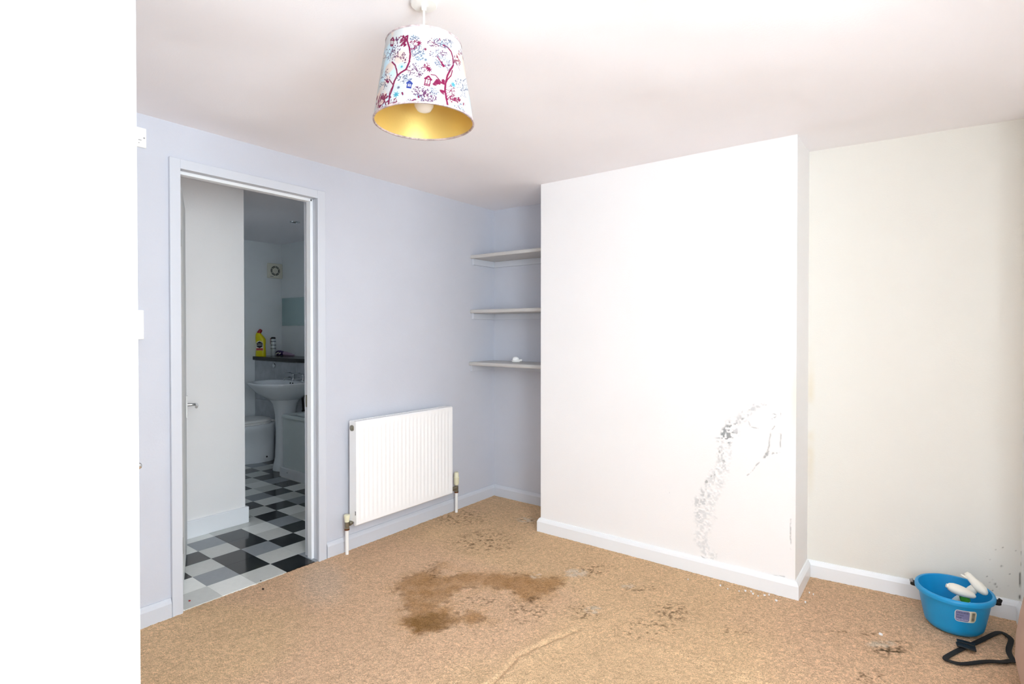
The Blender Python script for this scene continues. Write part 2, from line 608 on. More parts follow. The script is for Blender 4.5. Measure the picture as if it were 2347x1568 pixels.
# --- alcove wall to the right of the chimney breast, with dirt specks low in the corner
nx, nz = 180, 450
xs = np.linspace(CX1 - 0.01, PX + 0.02, nx)
X, Z = np.meshgrid(xs, np.linspace(0, H + 0.005, nz), indexing='ij')
colr = np.ones(X.shape + (3,)) * np.array(lin((232, 230, 223)))
rs = random.Random(4)
for (px, py, r) in ((2296, 1299, 2.6), (2281, 1340, 3.0), (2284, 1346, 2.2), (2299, 1256, 1.6), (2283, 1262, 1.4), (2270, 1283, 1.3), (2276, 1329, 1.2), (2268, 1335, 1.2), (2292, 1352, 1.2), (2262, 1322, 1.2), (2330, 1265, 1.6), (2300, 1330, 1.2), (2310, 1345, 1.4), (2303, 1372, 1.5), (2290, 1310, 1.0), (2315, 1318, 1.0), (2320, 1300, 1.0), (2275, 1355, 1.2), (2245, 1300, 0.9), (1255, 963, 1)):
    q = on_y(px, py, 3.335)
    d = np.hypot(X - q[0], (Z - q[2]) * 0.75)
    colr = mixc(colr, lin((88, 80, 68)), sstep(r * 0.0020, r * 0.0004, d) * 0.65)
q0, q1, q2 = on_y(2341, 1265, 3.345), on_y(2338, 1330, 3.345), on_y(2337, 1375, 3.345)
d = seg_dist(X + 0.006 * (vnoise(X, Z, 30, 5) - .5), Z, [(q0[0], q0[2]), (q1[0], q1[2]), (q2[0], q2[2])])
colr = mixc(colr, lin((70, 64, 56)), sstep(0.005, 0.002, d) * sstep(0.3, 0.5, vnoise(X, Z, 40, 7)) * 0.9)
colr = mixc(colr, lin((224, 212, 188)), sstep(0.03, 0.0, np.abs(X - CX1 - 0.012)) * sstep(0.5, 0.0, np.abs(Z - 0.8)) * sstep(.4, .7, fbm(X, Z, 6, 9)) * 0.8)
Yg = dwall(X) + 0.004 * (fbm(X, Z, 3, 251, 2) - 0.5)
m = mat('alcove_paint', (238, 236, 229), 0.8, spec=0.3, bump=0.2, bscale=140, attr='paint', var=0.01)
link('wall_back', grid_mesh('wall_back', np.stack([X, Yg, Z], -1), np.clip(colr, 0, 1)), m, smooth=180, kind='structure')

# --- right-hand pier and window wall, wall behind the camera, hall beyond it
WY0, WY1, WZ0, WZ1 = -0.33, 0.82, 0.84, 2.16
bm = bmesh.new()
box(bm, PX, XW + 0.22, PY, 3.50, 0, H + 0.02)
finish('wall_pier', bm, M['white_paint'], kind='structure')
bm = bmesh.new()
prism(bm, [(YF - 0.12, 0), (PY, 0), (PY, H + 0.02), (YF - 0.12, H + 0.02), (YF - 0.12, WZ0 - 0.01), (WY0, WZ0 - 0.01), (WY0, WZ1), (WY1, WZ1), (WY1, WZ0), (YF - 0.12, WZ0)], 'x', XW, XW + 0.22)
finish('wall_right', bm, M['white_paint'], kind='structure')
bm = bmesh.new()
HX0, HX1 = -1.345, -0.555
prism(bm, [(XA - 0.12, 0), (HX0, 0), (HX0, 2.04), (HX1, 2.04), (HX1, 0), (XW + 0.22, 0), (XW + 0.22, H + 0.02), (XA - 0.12, H + 0.02)], 'y', YF - 0.12, YF)
finish('wall_front', bm, M['white_paint'], kind='structure')
bm = bmesh.new()
box(bm, -1.9, 0.1, -1.65, -1.55, 0, H)
box(bm, -2.0, -1.9, -1.65, YF - 0.12, 0, H)
box(bm, 0.1, 0.2, -1.65, YF - 0.12, 0, H)
finish('wall_hall', bm, M['white_paint'], kind='structure')
finish('floor_hall', bx(-2.0, 0.2, -1.65, YF - 0.0, -0.06, -0.008), M['subfloor'], kind='structure')

# --- ceiling, gently uneven old plaster
xs = np.linspace(-2.80, XW + 0.22, 150)
ys = np.linspace(-1.65, 3.50, 200)
X, Y = np.meshgrid(xs, ys, indexing='ij')
edge_ = np.clip(np.minimum.reduce([X - XA, np.abs(YC - Y) + 0.05, Y - YF, np.abs(dwall(X) - Y) + .02]) * 3, 0, 1)
Zc = H + edge_ * (0.055 * (fbm(X, Y, 1.15, 261, 2) - 0.5) + 0.006 * (fbm(X, Y, 5, 265, 2) - 0.5))
link('ceiling', grid_mesh('ceiling', np.stack([X, Y, Zc], -1)), M['ceiling_paint'], smooth=180, kind='structure')
finish('ceiling_slab', bx(-5.9, XW + 0.4, -1.75, 3.6, H + 0.04, H + 0.16), M['ceiling_paint'], kind='structure')

# --- bathroom and passage shell
BX, BY = -5.70, 3.297
PWX, PWY = -3.69, 1.866
bm = bmesh.new()
prism(bm, [(BX - 0.1, PWY - 0.1), (PWX, PWY - 0.1)][:0] + [(XB, 0.10), (XB, BY + 0.1), (BX - 0.1, BY + 0.1), (BX - 0.1, PWY - 0.1), (PWX - 0.1, PWY - 0.1), (PWX - 0.1, 0.10)], 'z', H, H + 0.03)
finish('ceiling_bathroom', bm, M['ceiling_paint'], kind='structure')
finish('wall_bathroom_left', bx(BX - 0.1, BX, PWY - 0.1, BY + 0.1, 0, H), M['bath_paint'], kind='structure')
finish('wall_bathroom_back', bx(BX, XB, BY, BY + 0.1, 0, H), M['bath_paint'], kind='structure')
BWX0, BWX1, BWZ0, BWZ1 = -5.0, -4.1, 1.22, 2.02
bm = bmesh.new()
prism(bm, [(BX, 0), (PWX - 0.1, 0), (PWX - 0.1, H), (BX, H), (BX, BWZ0 - .01), (BWX0, BWZ0 - .01), (BWX0, BWZ1), (BWX1, BWZ1), (BWX1, BWZ0), (BX, BWZ0)], 'y', PWY - 0.1, PWY)  # opening cut for the added bathroom window
finish('wall_bathroom_front', bm, M['bath_paint'], kind='structure')
finish('wall_passage', bx(PWX - 0.1, PWX, 0.10, PWY, 0, H), M['white_paint'], kind='structure')
bm = bmesh.new()
prism(bm, [(PWX - 0.1, 0), (XB, 0), (XB, H), (PWX - 0.1, H), (PWX - 0.1, 1.14), (-3.54, 1.14), (-3.54, 1.96), (-3.00, 1.96), (-3.00, 1.15), (PWX - 0.1, 1.15)], 'y', 0.10, 0.20)  # opening cut for the added passage window
finish('wall_passage_end', bm, M['white_paint'], kind='structure')
finish('trim_2', bx(PWX - 0.02, PWX + 0.018, 0.20, PWY + 0.018, 0.0, 0.108), M['gloss_white'], bevel=0.004, kind='structure')

fb = finish('floor_bathroom', bx(BX - 0.1, -2.830, 0.1, BY + 0.1, -0.06, -0.014), M['subfloor'], kind='structure')
TS, TX0, TY0, TROT = 0.1686, -2.9203, 1.4472, -0.0083
PAT = {}
for k, row in {
        'K': [(1, -2), (2, -1), (0, 0), (3, 1), (-1, 1), (1, 2), (2, 3), (4, 3), (6, 3), (5, 4), (4, 5), (9, 4), (7, 5), (6, 6), (8, 6), (10, 6), (12, 6), (11, 7), (13, 8), (15, 7), (12, 3), (11, 5), (14, 5)],
        'D': [(0, -1), (3, 0), (1, 1), (-1, 2), (3, 3), (7, 4), (5, 5), (9, 6), (13, 7), (5, 1), (10, 4), (12, 4), (2, -3), (0, 4)],
        'L': [(-1, -2), (1, -1), (-1, 0), (2, 0), (4, 1), (0, 2), (2, 2), (4, 2), (5, 3), (3, 4), (6, 5), (8, 5), (10, 5), (11, 6), (12, 7), (14, 7)]}.items():
    for ij in row:
        PAT[ij] = k
tm = {}
for k, mm in (('K', 'vinyl_black'), ('D', 'vinyl_dark'), ('L', 'vinyl_light'), ('W', 'vinyl_white')):
    bm = bmesh.new()
    hh = TS / 2 - 0.0006
    top = [bm.verts.new((sx * hh, sy * hh, 0.0)) for sx, sy in ((-1, -1), (1, -1), (1, 1), (-1, 1))]
    bot = [bm.verts.new((sx * (hh + 0.0005), sy * (hh + 0.0005), -0.013)) for sx, sy in ((-1, -1), (1, -1), (1, 1), (-1, 1))]
    bm.faces.new(top)
    for i in range(4):
        bm.faces.new((top[i], bot[i], bot[(i + 1) % 4], top[(i + 1) % 4]))
    bmesh.ops.recalc_face_normals(bm, faces=bm.faces[:])
    me = bpy.data.meshes.new('tile')
    bm.to_mesh(me)
    bm.free()
    me.materials.append(M[mm])
    tm[k] = me
rr = random.Random(12)
for I in range(-1, 17):
    for J in range(-4, 11):
        a, b = -(I + .5) * TS, (J + .5) * TS
        x = TX0 + a * math.cos(TROT) - b * math.sin(TROT)
        y = TY0 + a * math.sin(TROT) + b * math.cos(TROT)
        if x < BX or y > 3.05 or (x < PWX and y < PWY + 0.05) or y < 0.75:
            continue
        if x > -4.55 and y > 2.80:
            continue
        k = PAT.get((I, J))
        if k is None:
            k = 'W' if (I + J) % 2 == 0 or rr.random() < 0.6 else rr.choice('KLD')
        o = bpy.data.objects.new('tile', tm[k])
        COL.objects.link(o)
        o.parent = fb
        o.location = (x, y, 0)
        o.rotation_euler = (0, 0, TROT)

# --- skirting boards
def skirt(name, p0, p1, m, nrm, h=0.082, t=0.018, mi0=0.0, mi1=0.0):
    """bevel-topped board from p0 to p1 (wall face), standing t out along nrm; mi mitres the ends"""
    bm = bmesh.new()
    p0, p1, n = Vector((*p0, 0)), Vector((*p1, 0)), Vector((*nrm, 0)).normalized()
    d = (p1 - p0).normalized()
    prof = [(0, -0.012), (t, -0.012), (t, h - 0.022), (t * 0.72, h - 0.010), (t * 0.35, h), (0, h)]
    A = [bm.verts.new(p0 + n * u - d * mi0 * (u / t) + Vector((0, 0, z))) for u, z in prof]
    B = [bm.verts.new(p1 + n * u + d * mi1 * (u / t) + Vector((0, 0, z))) for u, z in prof]
    bm.faces.new(A)
    bm.faces.new(B[::-1])
    k = len(prof)
    for i in range(k):
        bm.faces.new((A[i], A[(i + 1) % k], B[(i + 1) % k], B[i]))
    return finish(name, bm, m, kind='structure')


T = 0.018
skirt('baseboard_left', (XA, YF), (XA, 1.046), M['lilac_gloss'], (1, 0))
skirt('baseboard_left', (XA, 1.858), (XA, YN), M['lilac_gloss'], (1, 0), mi1=-T)
skirt('baseboard_alcove', (XA, YN), (CX0, YN), M['lilac_gloss'], (0, -1), mi0=-T, mi1=-T)
skirt('baseboard_chimney', (CX0, YC), (CX1, YC), M['gloss_white'], (0, -1), mi0=T, mi1=T)
skirt('baseboard_chimney', (CX0, YN), (CX0, YC), M['gloss_white'], (-1, 0), mi0=-T, mi1=T)
skirt('baseboard_chimney', (CX1, YC), (CX1, dwall(CX1)), M['gloss_white'], (1, 0), mi0=T, mi1=-T)
skirt('baseboard_back', (CX1, dwall(CX1)), (PX, dwall(PX)), M['gloss_white'], (0.0765, -1), mi0=-T, mi1=-T)
skirt('baseboard_right', (PX, PY), (PX, dwall(PX)), M['gloss_white'], (-1, 0), mi0=T, mi1=-T)
skirt('baseboard_front', (HX1 + 0.06, YF), (XW, YF), M['gloss_white'], (0, 1))

# --- bathroom doorway: casing, lining and stop
tr = empty('trim_1', (XA, (DY0 + DY1) / 2, 0), kind='structure')


def part(name, bm, m, parent, **k):
    o = finish(name, bm, m, None, **k)
    o.parent = parent
    o.matrix_parent_inverse = Matrix.Translation(Vector(parent.location)).inverted() if parent.rotation_euler.x == 0 and parent.rotation_euler.y == 0 and parent.rotation_euler.z == 0 else parent.matrix_basis.inverted()
    return o


CF = XA + 0.018
cw = 0.046
part('casing', bx(XA - 0.002, CF, DY0 - cw, DY0, -0.01, DZ + cw), M['lilac_gloss'], tr, bevel=0.003)
part('casing', bx(XA - 0.002, CF, DY1, DY1 + cw + 0.004, -0.01, DZ + cw), M['lilac_gloss'], tr, bevel=0.003)
part('casing', bx(XA - 0.002, CF - 0.0005, DY0 - 0.001, DY1 + 0.001, DZ, DZ + cw - 0.0005), M['lilac_gloss'], tr, bevel=0.003)
part('lining', bx(XB - 0.004, XA, DY0 - 0.03, DY0 - 0.004, -0.012, DZ + 0.004), M['lilac_gloss'], tr, bevel=0.002)
part('lining', bx(XB - 0.004, XA, DY1 + 0.004, DY1 + 0.03, -0.012, DZ + 0.004), M['lilac_gloss'], tr, bevel=0.002)
part('lining', bx(XB - 0.004, XA, DY0 - 0.004, DY1 + 0.004, DZ + 0.004, DZ + 0.03), M['lilac_gloss'], tr, bevel=0.002)
part('stop', bx(-2.834, -2.794, DY1 - 0.011, DY1 + 0.006, -0.012, DZ + 0.004), M['gloss_white'], tr, bevel=0.002)
part('stop', bx(-2.834, -2.794, DY0 - 0.006, DY0 + 0.011, -0.012, DZ + 0.004), M['gloss_white'], tr, bevel=0.002)
part('stop', bx(-2.834, -2.794, DY0, DY1, DZ - 0.011, DZ + 0.006), M['gloss_white'], tr, bevel=0.002)
part('strike_plate', bx(-2.869, -2.845, DY1 + 0.002, DY1 + 0.0065, 0.86, 0.93), M['brass_steel'], tr, bevel=0.001)

# --- bathroom door, swung away from the opening and seen edge on
h0, h1 = Vector((-2.905, 1.160, 0)), Vector((-3.56, 1.447, 0))
dr = empty('door_2', h0, kind='structure')
ang = math.atan2((h1 - h0).y, (h1 - h0).x)
mx = Matrix.Translation(h0) @ Matrix.Rotation(ang, 4, 'Z')
L2 = (h1 - h0).length
part('leaf', bx(0, L2, 0, 0.035, 0.012, 2.03, mx=mx), M['door_white'], dr, bevel=0.003)
hx = L2 - 0.055
hz = 0.86
pl = part('backplate', bx(hx - 0.02, hx + 0.02, -0.008, 0.0, hz - 0.075, hz + 0.055, mx=mx), M['white_plastic'], dr, bevel=0.006, seg=3)
bm = bmesh.new()
tube(bm, [mx @ Vector(p) for p in ((hx, -0.004, hz), (hx, -0.030, hz), (hx, -0.044, hz), (hx - 0.012, -0.054, hz), (hx - 0.05, -0.056, hz - 0.002), (hx - 0.10, -0.054, hz - 0.004))], [0.010, 0.0085, 0.0085, 0.009, 0.009, 0.0075], 14)
o = finish('lever', bm, M['chrome'], None, smooth=60)
o.parent = pl
for hz_ in (0.25, 1.75):
    bm = bmesh.new()
    tube(bm, [h0 + Vector((0.004, -0.006, hz_ - 0.04)), h0 + Vector((0.004, -0.006, hz_ + 0.04))], 0.006, 10)
    part('hinge', bm, M['brass_steel'], dr, smooth=40)

# --- open white door close to the camera, its latch standing out of the edge
e0, e1 = Vector((-1.234, 0.415, 0)), Vector((-1.318, -0.335, 0))
dn = empty('door_1', e1, kind='structure')
ang = math.atan2((e0 - e1).y, (e0 - e1).x)
mx = Matrix.Translation(e1) @ Matrix.Rotation(ang, 4, 'Z')
L1 = (e0 - e1).length
part('leaf', bx(0, L1, 0, 0.04, 0.010, 1.985, mx=mx), M['door_white'], dn, bevel=0.002)
bm = bmesh.new()
box(bm, L1 - 0.0005, L1 + 0.001, 0.006, 0.034, 0.985, 1.085, mx=mx)
part('latch_plate', bm, M['chrome'], dn)
bm = bmesh.new()
c = mx @ Vector((L1 - 0.004, 0.008, 1.033))
ux = (mx.to_3x3() @ Vector((1, 0, 0)))
uy = (mx.to_3x3() @ Vector((0, 1, 0)))
tube(bm, [c + uy * 0.0 + Vector((0, 0, -0.0)) + ux * s for s in (0.0, 0.006, 0.0085, 0.010)], [0.0062, 0.0062, 0.005, 0.002], 14)
part('latch_bolt', bm, M['chrome'], dn, smooth=50)

# --- windows; the bathroom and passage ones are added, unseen, to admit daylight
def window(name, axis, a0, a1, z0, z1, at, m, bars):
    w = empty(name, (at, a0, z0) if axis == 'x' else (a0, at, z0), kind='structure')
    def b(u0, u1, v0, v1, d0, d1):
        return bx(at + d0, at + d1, u0, u1, v0, v1) if axis == 'x' else bx(u0, u1, at + d0, at + d1, v0, v1)
    f = 0.05
    for r in ((a0, a1, z0, z0 + f), (a0, a1, z1 - f, z1), (a0, a0 + f, z0 + f, z1 - f), (a1 - f, a1, z0 + f, z1 - f)):
        part('frame', b(r[0], r[1], r[2], r[3], -0.03, 0.03), m, w, bevel=0.004)
    n = bars + 1
    for k in range(1, n):
        c = a0 + (a1 - a0) * k / n
        part('mullion', b(c - 0.025, c + 0.025, z0 + f, z1 - f, -0.025, 0.025), m, w, bevel=0.004)
    for k in range(n):
        u0, u1 = a0 + (a1 - a0) * k / n + 0.025, a0 + (a1 - a0) * (k + 1) / n - 0.025
        part('pane', b(u0, u1, z0 + f, z1 - f, -0.003, 0.003), M['window_glass'], w)
    return w


window('window_1', 'x', WY0, WY1, WZ0, WZ1, XW + 0.12, M['sash_white'], 1)
finish('trim_3', bx(XW - 0.03, XW + 0.12, WY0 - 0.03, WY1 + 0.03, WZ0 - 0.03, WZ0 + 0.002), M['gloss_white'], bevel=0.006, kind='structure')
window('added_window_bathroom', 'y', BWX0, BWX1, BWZ0, BWZ1, PWY - 0.03, M['sash_white'], 1)  # invented bathroom window, out of sight, put in to light the bathroom
window('added_window_passage', 'y', -3.54, -3.00, 1.15, 1.96, 0.24 - 0.01, M['sash_white'], 0)  # invented passage window, out of sight, added only to bring light in

# ------------------------------------------------------------------ radiator
ra = empty('radiator', (XA + 0.06, 2.40, 0), 'white ridged panel radiator on the lilac wall beside the doorway', 'radiator')
ry0, ry1, rz0, rz1 = 1.994, 2.806, 0.160, 0.770
xf, xb = XA + 0.100, XA + 0.034
bm = bmesh.new()
cols = [ry0, ry0 + 0.012]
deps = [0, 0]
npit = 24
y0f, y1f = ry0 + 0.018, ry1 - 0.018
pit = (y1f - y0f) / npit
for k in range(npit):
    a = y0f + k * pit
    cols += [a, a + pit * 0.18, a + pit * 0.36, a + pit * 0.64, a + pit * 0.82]
    deps += [0, 0, -0.003, -0.003, 0]
cols += [y1f, ry1]
deps += [0, 0]
rowz = [rz0, rz0 + 0.006, rz0 + 0.032, rz0 + 0.050, rz1 - 0.050, rz1 - 0.032, rz1 - 0.006, rz1]
rowk = [0, 0, 0, 1, 1, 0, 0, 0]
rowx = [-0.006, 0, 0, 0, 0, 0, 0, -0.006]
G = [[bm.verts.new((xf + rowx[j] + deps[i] * rowk[j], cols[i], rowz[j])) for j in range(8)] for i in range(len(cols))]
for i in range(len(cols) - 1):
    for j in range(7):
        bm.faces.new((G[i][j], G[i + 1][j], G[i + 1][j + 1], G[i][j + 1]))
bk = [bm.verts.new(p) for p in ((xf - 0.02, ry0, rz0), (xf - 0.02, ry1, rz0), (xf - 0.02, ry1, rz1), (xf - 0.02, ry0, rz1))]
bm.faces.new(bk)
bm.faces.new([G[i][0] for i in range(len(cols))] + [bk[1], bk[0]])
bm.faces.new([G[i][7] for i in range(len(cols))] + [bk[2], bk[3]])
bm.faces.new([G[0][j] for j in range(8)] + [bk[3], bk[0]])
bm.faces.new([G[-1][j] for j in range(8)] + [bk[2], bk[1]])
part('front_panel', bm, M['radiator_enamel'], ra, smooth=35)
for yy, s in ((ry0, 1), (ry1, -1)):
    a, b = sorted((yy + 0.001 * s, yy + 0.006 * s))
    part('side_cover', bx(xb, xf - 0.006, a, b, rz0 + 0.02, rz1 - 0.001), M['radiator_enamel'], ra, bevel=0.002)
bm = bmesh.new()
box(bm, xb, xb + 0.006, ry0 + 0.006, ry1 - 0.006, rz1 - 0.012, rz1)
box(bm, xf - 0.024, xf - 0.018, ry0 + 0.006, ry1 - 0.006, rz1 - 0.012, rz1)
k = ry0 + 0.01
while k < ry1 - 0.02:
    box(bm, xb + 0.004, xf - 0.02, k, k + 0.010, rz1 - 0.006, rz1 - 0.001)
    k += 0.02
part('top_grille', bm, M['radiator_enamel'], ra)
bm = bmesh.new()
for z in (rz0 + 0.035, rz1 - 0.035):
    tube(bm, [(xf - 0.035, ry0 + 0.004, z), (xf - 0.035, ry1 - 0.004, z)], 0.016, 12)
k = ry0 + 0.05
while k < ry1 - 0.03:
    box(bm, xb + 0.004, xf - 0.019, k, k + 0.002, rz0 + 0.05, rz1 - 0.05)
    k += 0.035
part('convector', bm, M['radiator_enamel'], ra)
for yy in (ry0 + 0.15, ry1 - 0.15):
    part('bracket', bx(XA + 0.0015, xb + 0.003, yy - 0.02, yy + 0.02, rz0 + 0.05, rz1 - 0.08), M['radiator_enamel'], ra, bevel=0.002)
bm = bmesh.new()
lathe(bm, [(0, 0.006), (0.008, 0.006), (0.009, 0.003), (0.017, 0.003), (0.018, -0.004), (0, -0.004)], 20, mx=Matrix.Translation((xf - 0.037, ry0 - 0.002, rz1 - 0.04)) @ Matrix.Rotation(math.radians(90), 4, 'X'))
part('bleed_plug', bm, M['brass_steel'], ra, smooth=40)
part('vent_slot', bx(xf - 0.010, xf - 0.0055, ry0 - 0.001, ry0 + 0.002, rz0 + 0.062, rz0 + 0.086), M['dark_gap'], ra)
xv = XA + 0.055
for side, yy, zt in (('L', 1.962, 0.225), ('R', 2.893, 0.284)):
    s = 1 if side == 'L' else -1
    zc = 0.172
    bm = bmesh.new()
    tube(bm, [(xv, yy, -0.01), (xv, yy, 0.142)], 0.0100, 16)
    part('pipe', bm, M['white_plastic'], ra, smooth=40)
    bm = bmesh.new()
    lathe(bm, [(0, 0.140), (0.012, 0.140), (0.0150, 0.143), (0.0150, 0.153), (0.012, 0.156), (0.012, 0.158), (0.0142, 0.160), (0.0142, 0.186), (0, 0.186)], 16, loc=(xv, yy, 0))
    v = part('valve_body', bm, M['brass_steel'], ra, smooth=35)
    bm = bmesh.new()
    yr = ry0 if side == 'L' else ry1
    tube(bm, [(xv, yy, zc), (xv, yy + s * 0.012, zc), (xv, yy + s * 0.0121, zc), (xv, yr - s * 0.008, zc), (xv, yr - s * 0.0079, zc), (xv, yr + s * 0.004, zc)], [0.009, 0.009, 0.0145, 0.0145, 0.011, 0.011], 16)
    o = finish('union_nut', bm, M['brass_steel'], None, smooth=35)
    o.parent = v
    bm = bmesh.new()
    lathe(bm, [(0.0110, 0.1385), (0.0153, 0.1385), (0.0153, 0.1475), (0.0110, 0.1475)], 16, loc=(xv, yy, 0), close=True)
    o = finish('olive_nut', bm, M['copper'], None, smooth=35)
    o.parent = v
    bm = bmesh.new()
    if side == 'L':
        lathe(bm, [(0, 0.184), (0.0125, 0.184), (0.0150, 0.205), (0.0178, 0.221), (0.0178, 0.226), (0.015, 0.228), (0, 0.228)], 20, loc=(xv, yy, 0))
        part('lockshield_cap', bm, M['cream_plastic'], ra, smooth=40)
    else:
        lathe(bm, [(0, 0.192), (0.011, 0.192), (0.0185, 0.204), (0.0195, 0.240), (0.0203, 0.243), (0.0203, 0.249), (0.0172, 0.252), (0.0168, 0.277), (0.013, 0.286), (0, 0.287)], 24, loc=(xv, yy, 0))
        part('thermostat_head', bm, M['cream_plastic'], ra, smooth=40)

# ------------------------------------------------------------------ pendant lamp
LX, LY = -1.178, 1.127
zb, zt, rb, rt_ = 1.906, 2.128, 0.1445, 0.1085
la = empty('pendant_lamp', (LX, LY, H), 'pendant lamp with floral bird-print drum shade, gold inside, hanging from the ceiling', 'lamp')
bm = bmesh.new()
lathe(bm, [(0, 0.0), (0.038, 0.0), (0.038, -0.006), (0.036, -0.008), (0.0075, -0.010), (0.007, -0.020), (0.0055, -0.022), (0, -0.022)], 36, loc=(LX, LY, H + 0.004))
part('ceiling_rose', bm, M['white_plastic'], la, smooth=40)
bm = bmesh.new()
tube(bm, [(LX, LY, H - 0.02), (LX - 0.0005, LY, 2.16), (LX, LY, 2.06)], 0.0032, 10)
part('cord', bm, M['cord_white'], la, smooth=60)
bm = bmesh.new()
lathe(bm, [(0, 2.075), (0.008, 2.075), (0.017, 2.068), (0.019, 2.030), (0.021, 2.028), (0.021, 2.012), (0, 2.012)], 24, loc=(LX, LY, 0))
part('lampholder', bm, M['white_plastic'], la, smooth=40)
bm = bmesh.new()
lathe(bm, [(0, 2.014), (0.013, 2.014), (0.014, 2.000), (0.023, 1.985), (0.0285, 1.968), (0.0275, 1.953), (0.019, 1.941), (0.008, 1.937), (0, 1.9365)], 28, loc=(LX, LY, 0))
part('bulb', bm, M['bulb_glass'], la, smooth=180)
# printed fabric: branches, leaves, flowers, birds and lanterns drawn on the cone (angle, height)
NT, NV = 1100, 330


def uv_shade(px, py):
    """photo point -> (arc length, height) on the front of the shade"""
    d = ray(px, py)
    k = (rt_ - rb) / (zt - zb)
    # |p_xy - L| = rb + k (z - zb), p = C + t d
    ox, oy, oz = _C[0] - LX, _C[1] - LY, rb + k * (_C[2] - zb)
    qa = d[0] ** 2 + d[1] ** 2 - (k * d[2]) ** 2
    qb = 2 * (ox * d[0] + oy * d[1] - oz * k * d[2])
    qc = ox * ox + oy * oy - oz * oz
    dd = qb * qb - 4 * qa * qc
    best = _C + d * ((-qb - math.sqrt(max(dd, 0.0))) / (2 * qa))
    return math.atan2(best[1] - LY, best[0] - LX), best[2]


TH0 = math.atan2(-LY, -LX)
thv = np.linspace(-math.pi, math.pi, NT)
zv = np.linspace(zb, zt, NV)
TH, ZV = np.meshgrid(thv, zv, indexing='ij')
RM = 0.127
# two repeats of the print around the shade: fold the angle about the side facing the room
AU = (TH + 0.0)
U = np.where(np.abs(AU) < math.pi / 2, AU, np.sign(AU) * math.pi - AU) * RM
U = TH * RM
VV = ZV


def sp(x, y):
    px, py = 820 + x / 4.613, y / 4.613
    a, z = uv_shade(px, py)
    da = (a - TH0 + math.pi) % (2 * math.pi) - math.pi
    return da * RM, z


UU = ((TH - TH0 + math.pi) % (2 * math.pi) - math.pi) * RM
UU = np.where(UU > math.pi * RM / 2, UU - math.pi * RM, np.where(UU < -math.pi * RM / 2, UU + math.pi * RM, UU))
col = np.ones(TH.shape + (3,)) * np.array(lin((190, 190, 191)))
wash = fbm(UU * 1.0, VV, 22, 301, 4)
col = mixc(col, lin((184, 187, 186)), sstep(0.48, 0.62, wash) * 0.8)
wash2 = fbm(UU, VV, 26, 311, 3)
col = mixc(col, lin((216, 190, 176)), sstep(0.54, 0.66, wash2) * 0.8)
wash3 = fbm(UU, VV, 24, 321, 3)
col = mixc(col, lin((178, 206, 218)), sstep(0.56, 0.68, wash3) * 0.8)
MAR, PUR, GRY, TEA, BLU = lin((112, 18, 62)), lin((88, 50, 82)), lin((92, 96, 116)), lin((64, 140, 156)), lin((40, 56, 124))
PXM = 1.0 / 4.613 * 1.6 / FPX      # metres per traced unit


def stroke(pts, w, c, op=1.0):
    global col
    q = [sp(*p) for p in pts]
    d = seg_dist(UU + 0.001 * (vnoise(UU, VV, 300, 7) - .5), VV, q)
    col = mixc(col, c, sstep(w * PXM * 0.78, w * PXM * 0.40, d) * op)


def ell(cu, cv, a, b, rot, c, op=1.0):
    global col
    du, dv = UU - cu, VV - cv
    m_ = (np.abs(du) < a * 1.6) & (np.abs(dv) < a * 1.6)
    if not m_.any():
        return
    x = du[m_] * math.cos(rot) + dv[m_] * math.sin(rot)
    y = -du[m_] * math.sin(rot) + dv[m_] * math.cos(rot)
    f = sstep(1.15, 0.75, np.hypot(x / a, y / b)) * op
    col[m_] = col[m_] * (1 - f[:, None]) + np.array(c) * f[:, None]


for (x, y, r, c) in ((470, 600, 80, (240, 214, 202)), (330, 720, 60, (240, 216, 200)), (660, 640, 60, (200, 222, 240)), (430, 940, 70, (206, 216, 224)), (640, 1040, 50, (196, 226, 240)), (470, 700, 45, (198, 222, 228)), (850, 430, 60, (204, 228, 236)), (560, 850, 60, (206, 212, 222)), (220, 1080, 60, (226, 200, 196))):
    u, v = sp(x, y)
    ell(u, v, r * PXM * 1.2, r * PXM, 0, lin(tuple(q_ - 34 for q_ in c)), 0.8)
for pts, w in (([(527, 378), (522, 430), (545, 500), (556, 570), (546, 650), (510, 735), (455, 768), (418, 800), (386, 860), (362, 950), (338, 1010), (320, 1140)], 17),
               ([(418, 800), (412, 745), (395, 690), (362, 655)], 13), ([(330, 835), (362, 880), (378, 900)], 9), ([(375, 900), (335, 980), (330, 1030)], 9),
               ([(905, 478), (950, 500), (988, 548), (1006, 610), (1010, 690), (972, 750), (946, 805), (930, 870), (922, 950), (936, 1040), (957, 1150)], 17),
               ([(1000, 745), (985, 800), (952, 838), (934, 872)], 11), ([(775, 790), (820, 795), (860, 840), (890, 880), (930, 900)], 9), ([(560, 530), (600, 500), (650, 470)], 7), ([(525, 430), (490, 400), (470, 385)], 8),
               ([(700, 1090), (760, 1100), (800, 1140)], 8), ([(1060, 1120), (1100, 1190), (1160, 1240)], 8), ([(510, 735), (560, 752)], 7), ([(780, 440), (850, 480), (930, 510)], 6), ([(960, 1030), (1000, 1060), (1060, 1080)], 6),
               ([(1085, 520), (1110, 600), (1140, 700)], 10), ([(1030, 620), (1060, 700), (1080, 750)], 6), ([(215, 1140), (225, 1060), (235, 1010)], 12), ([(300, 1120), (280, 1050), (290, 1000)], 10)):
    stroke(pts, w, MAR)
rl = random.Random(77)


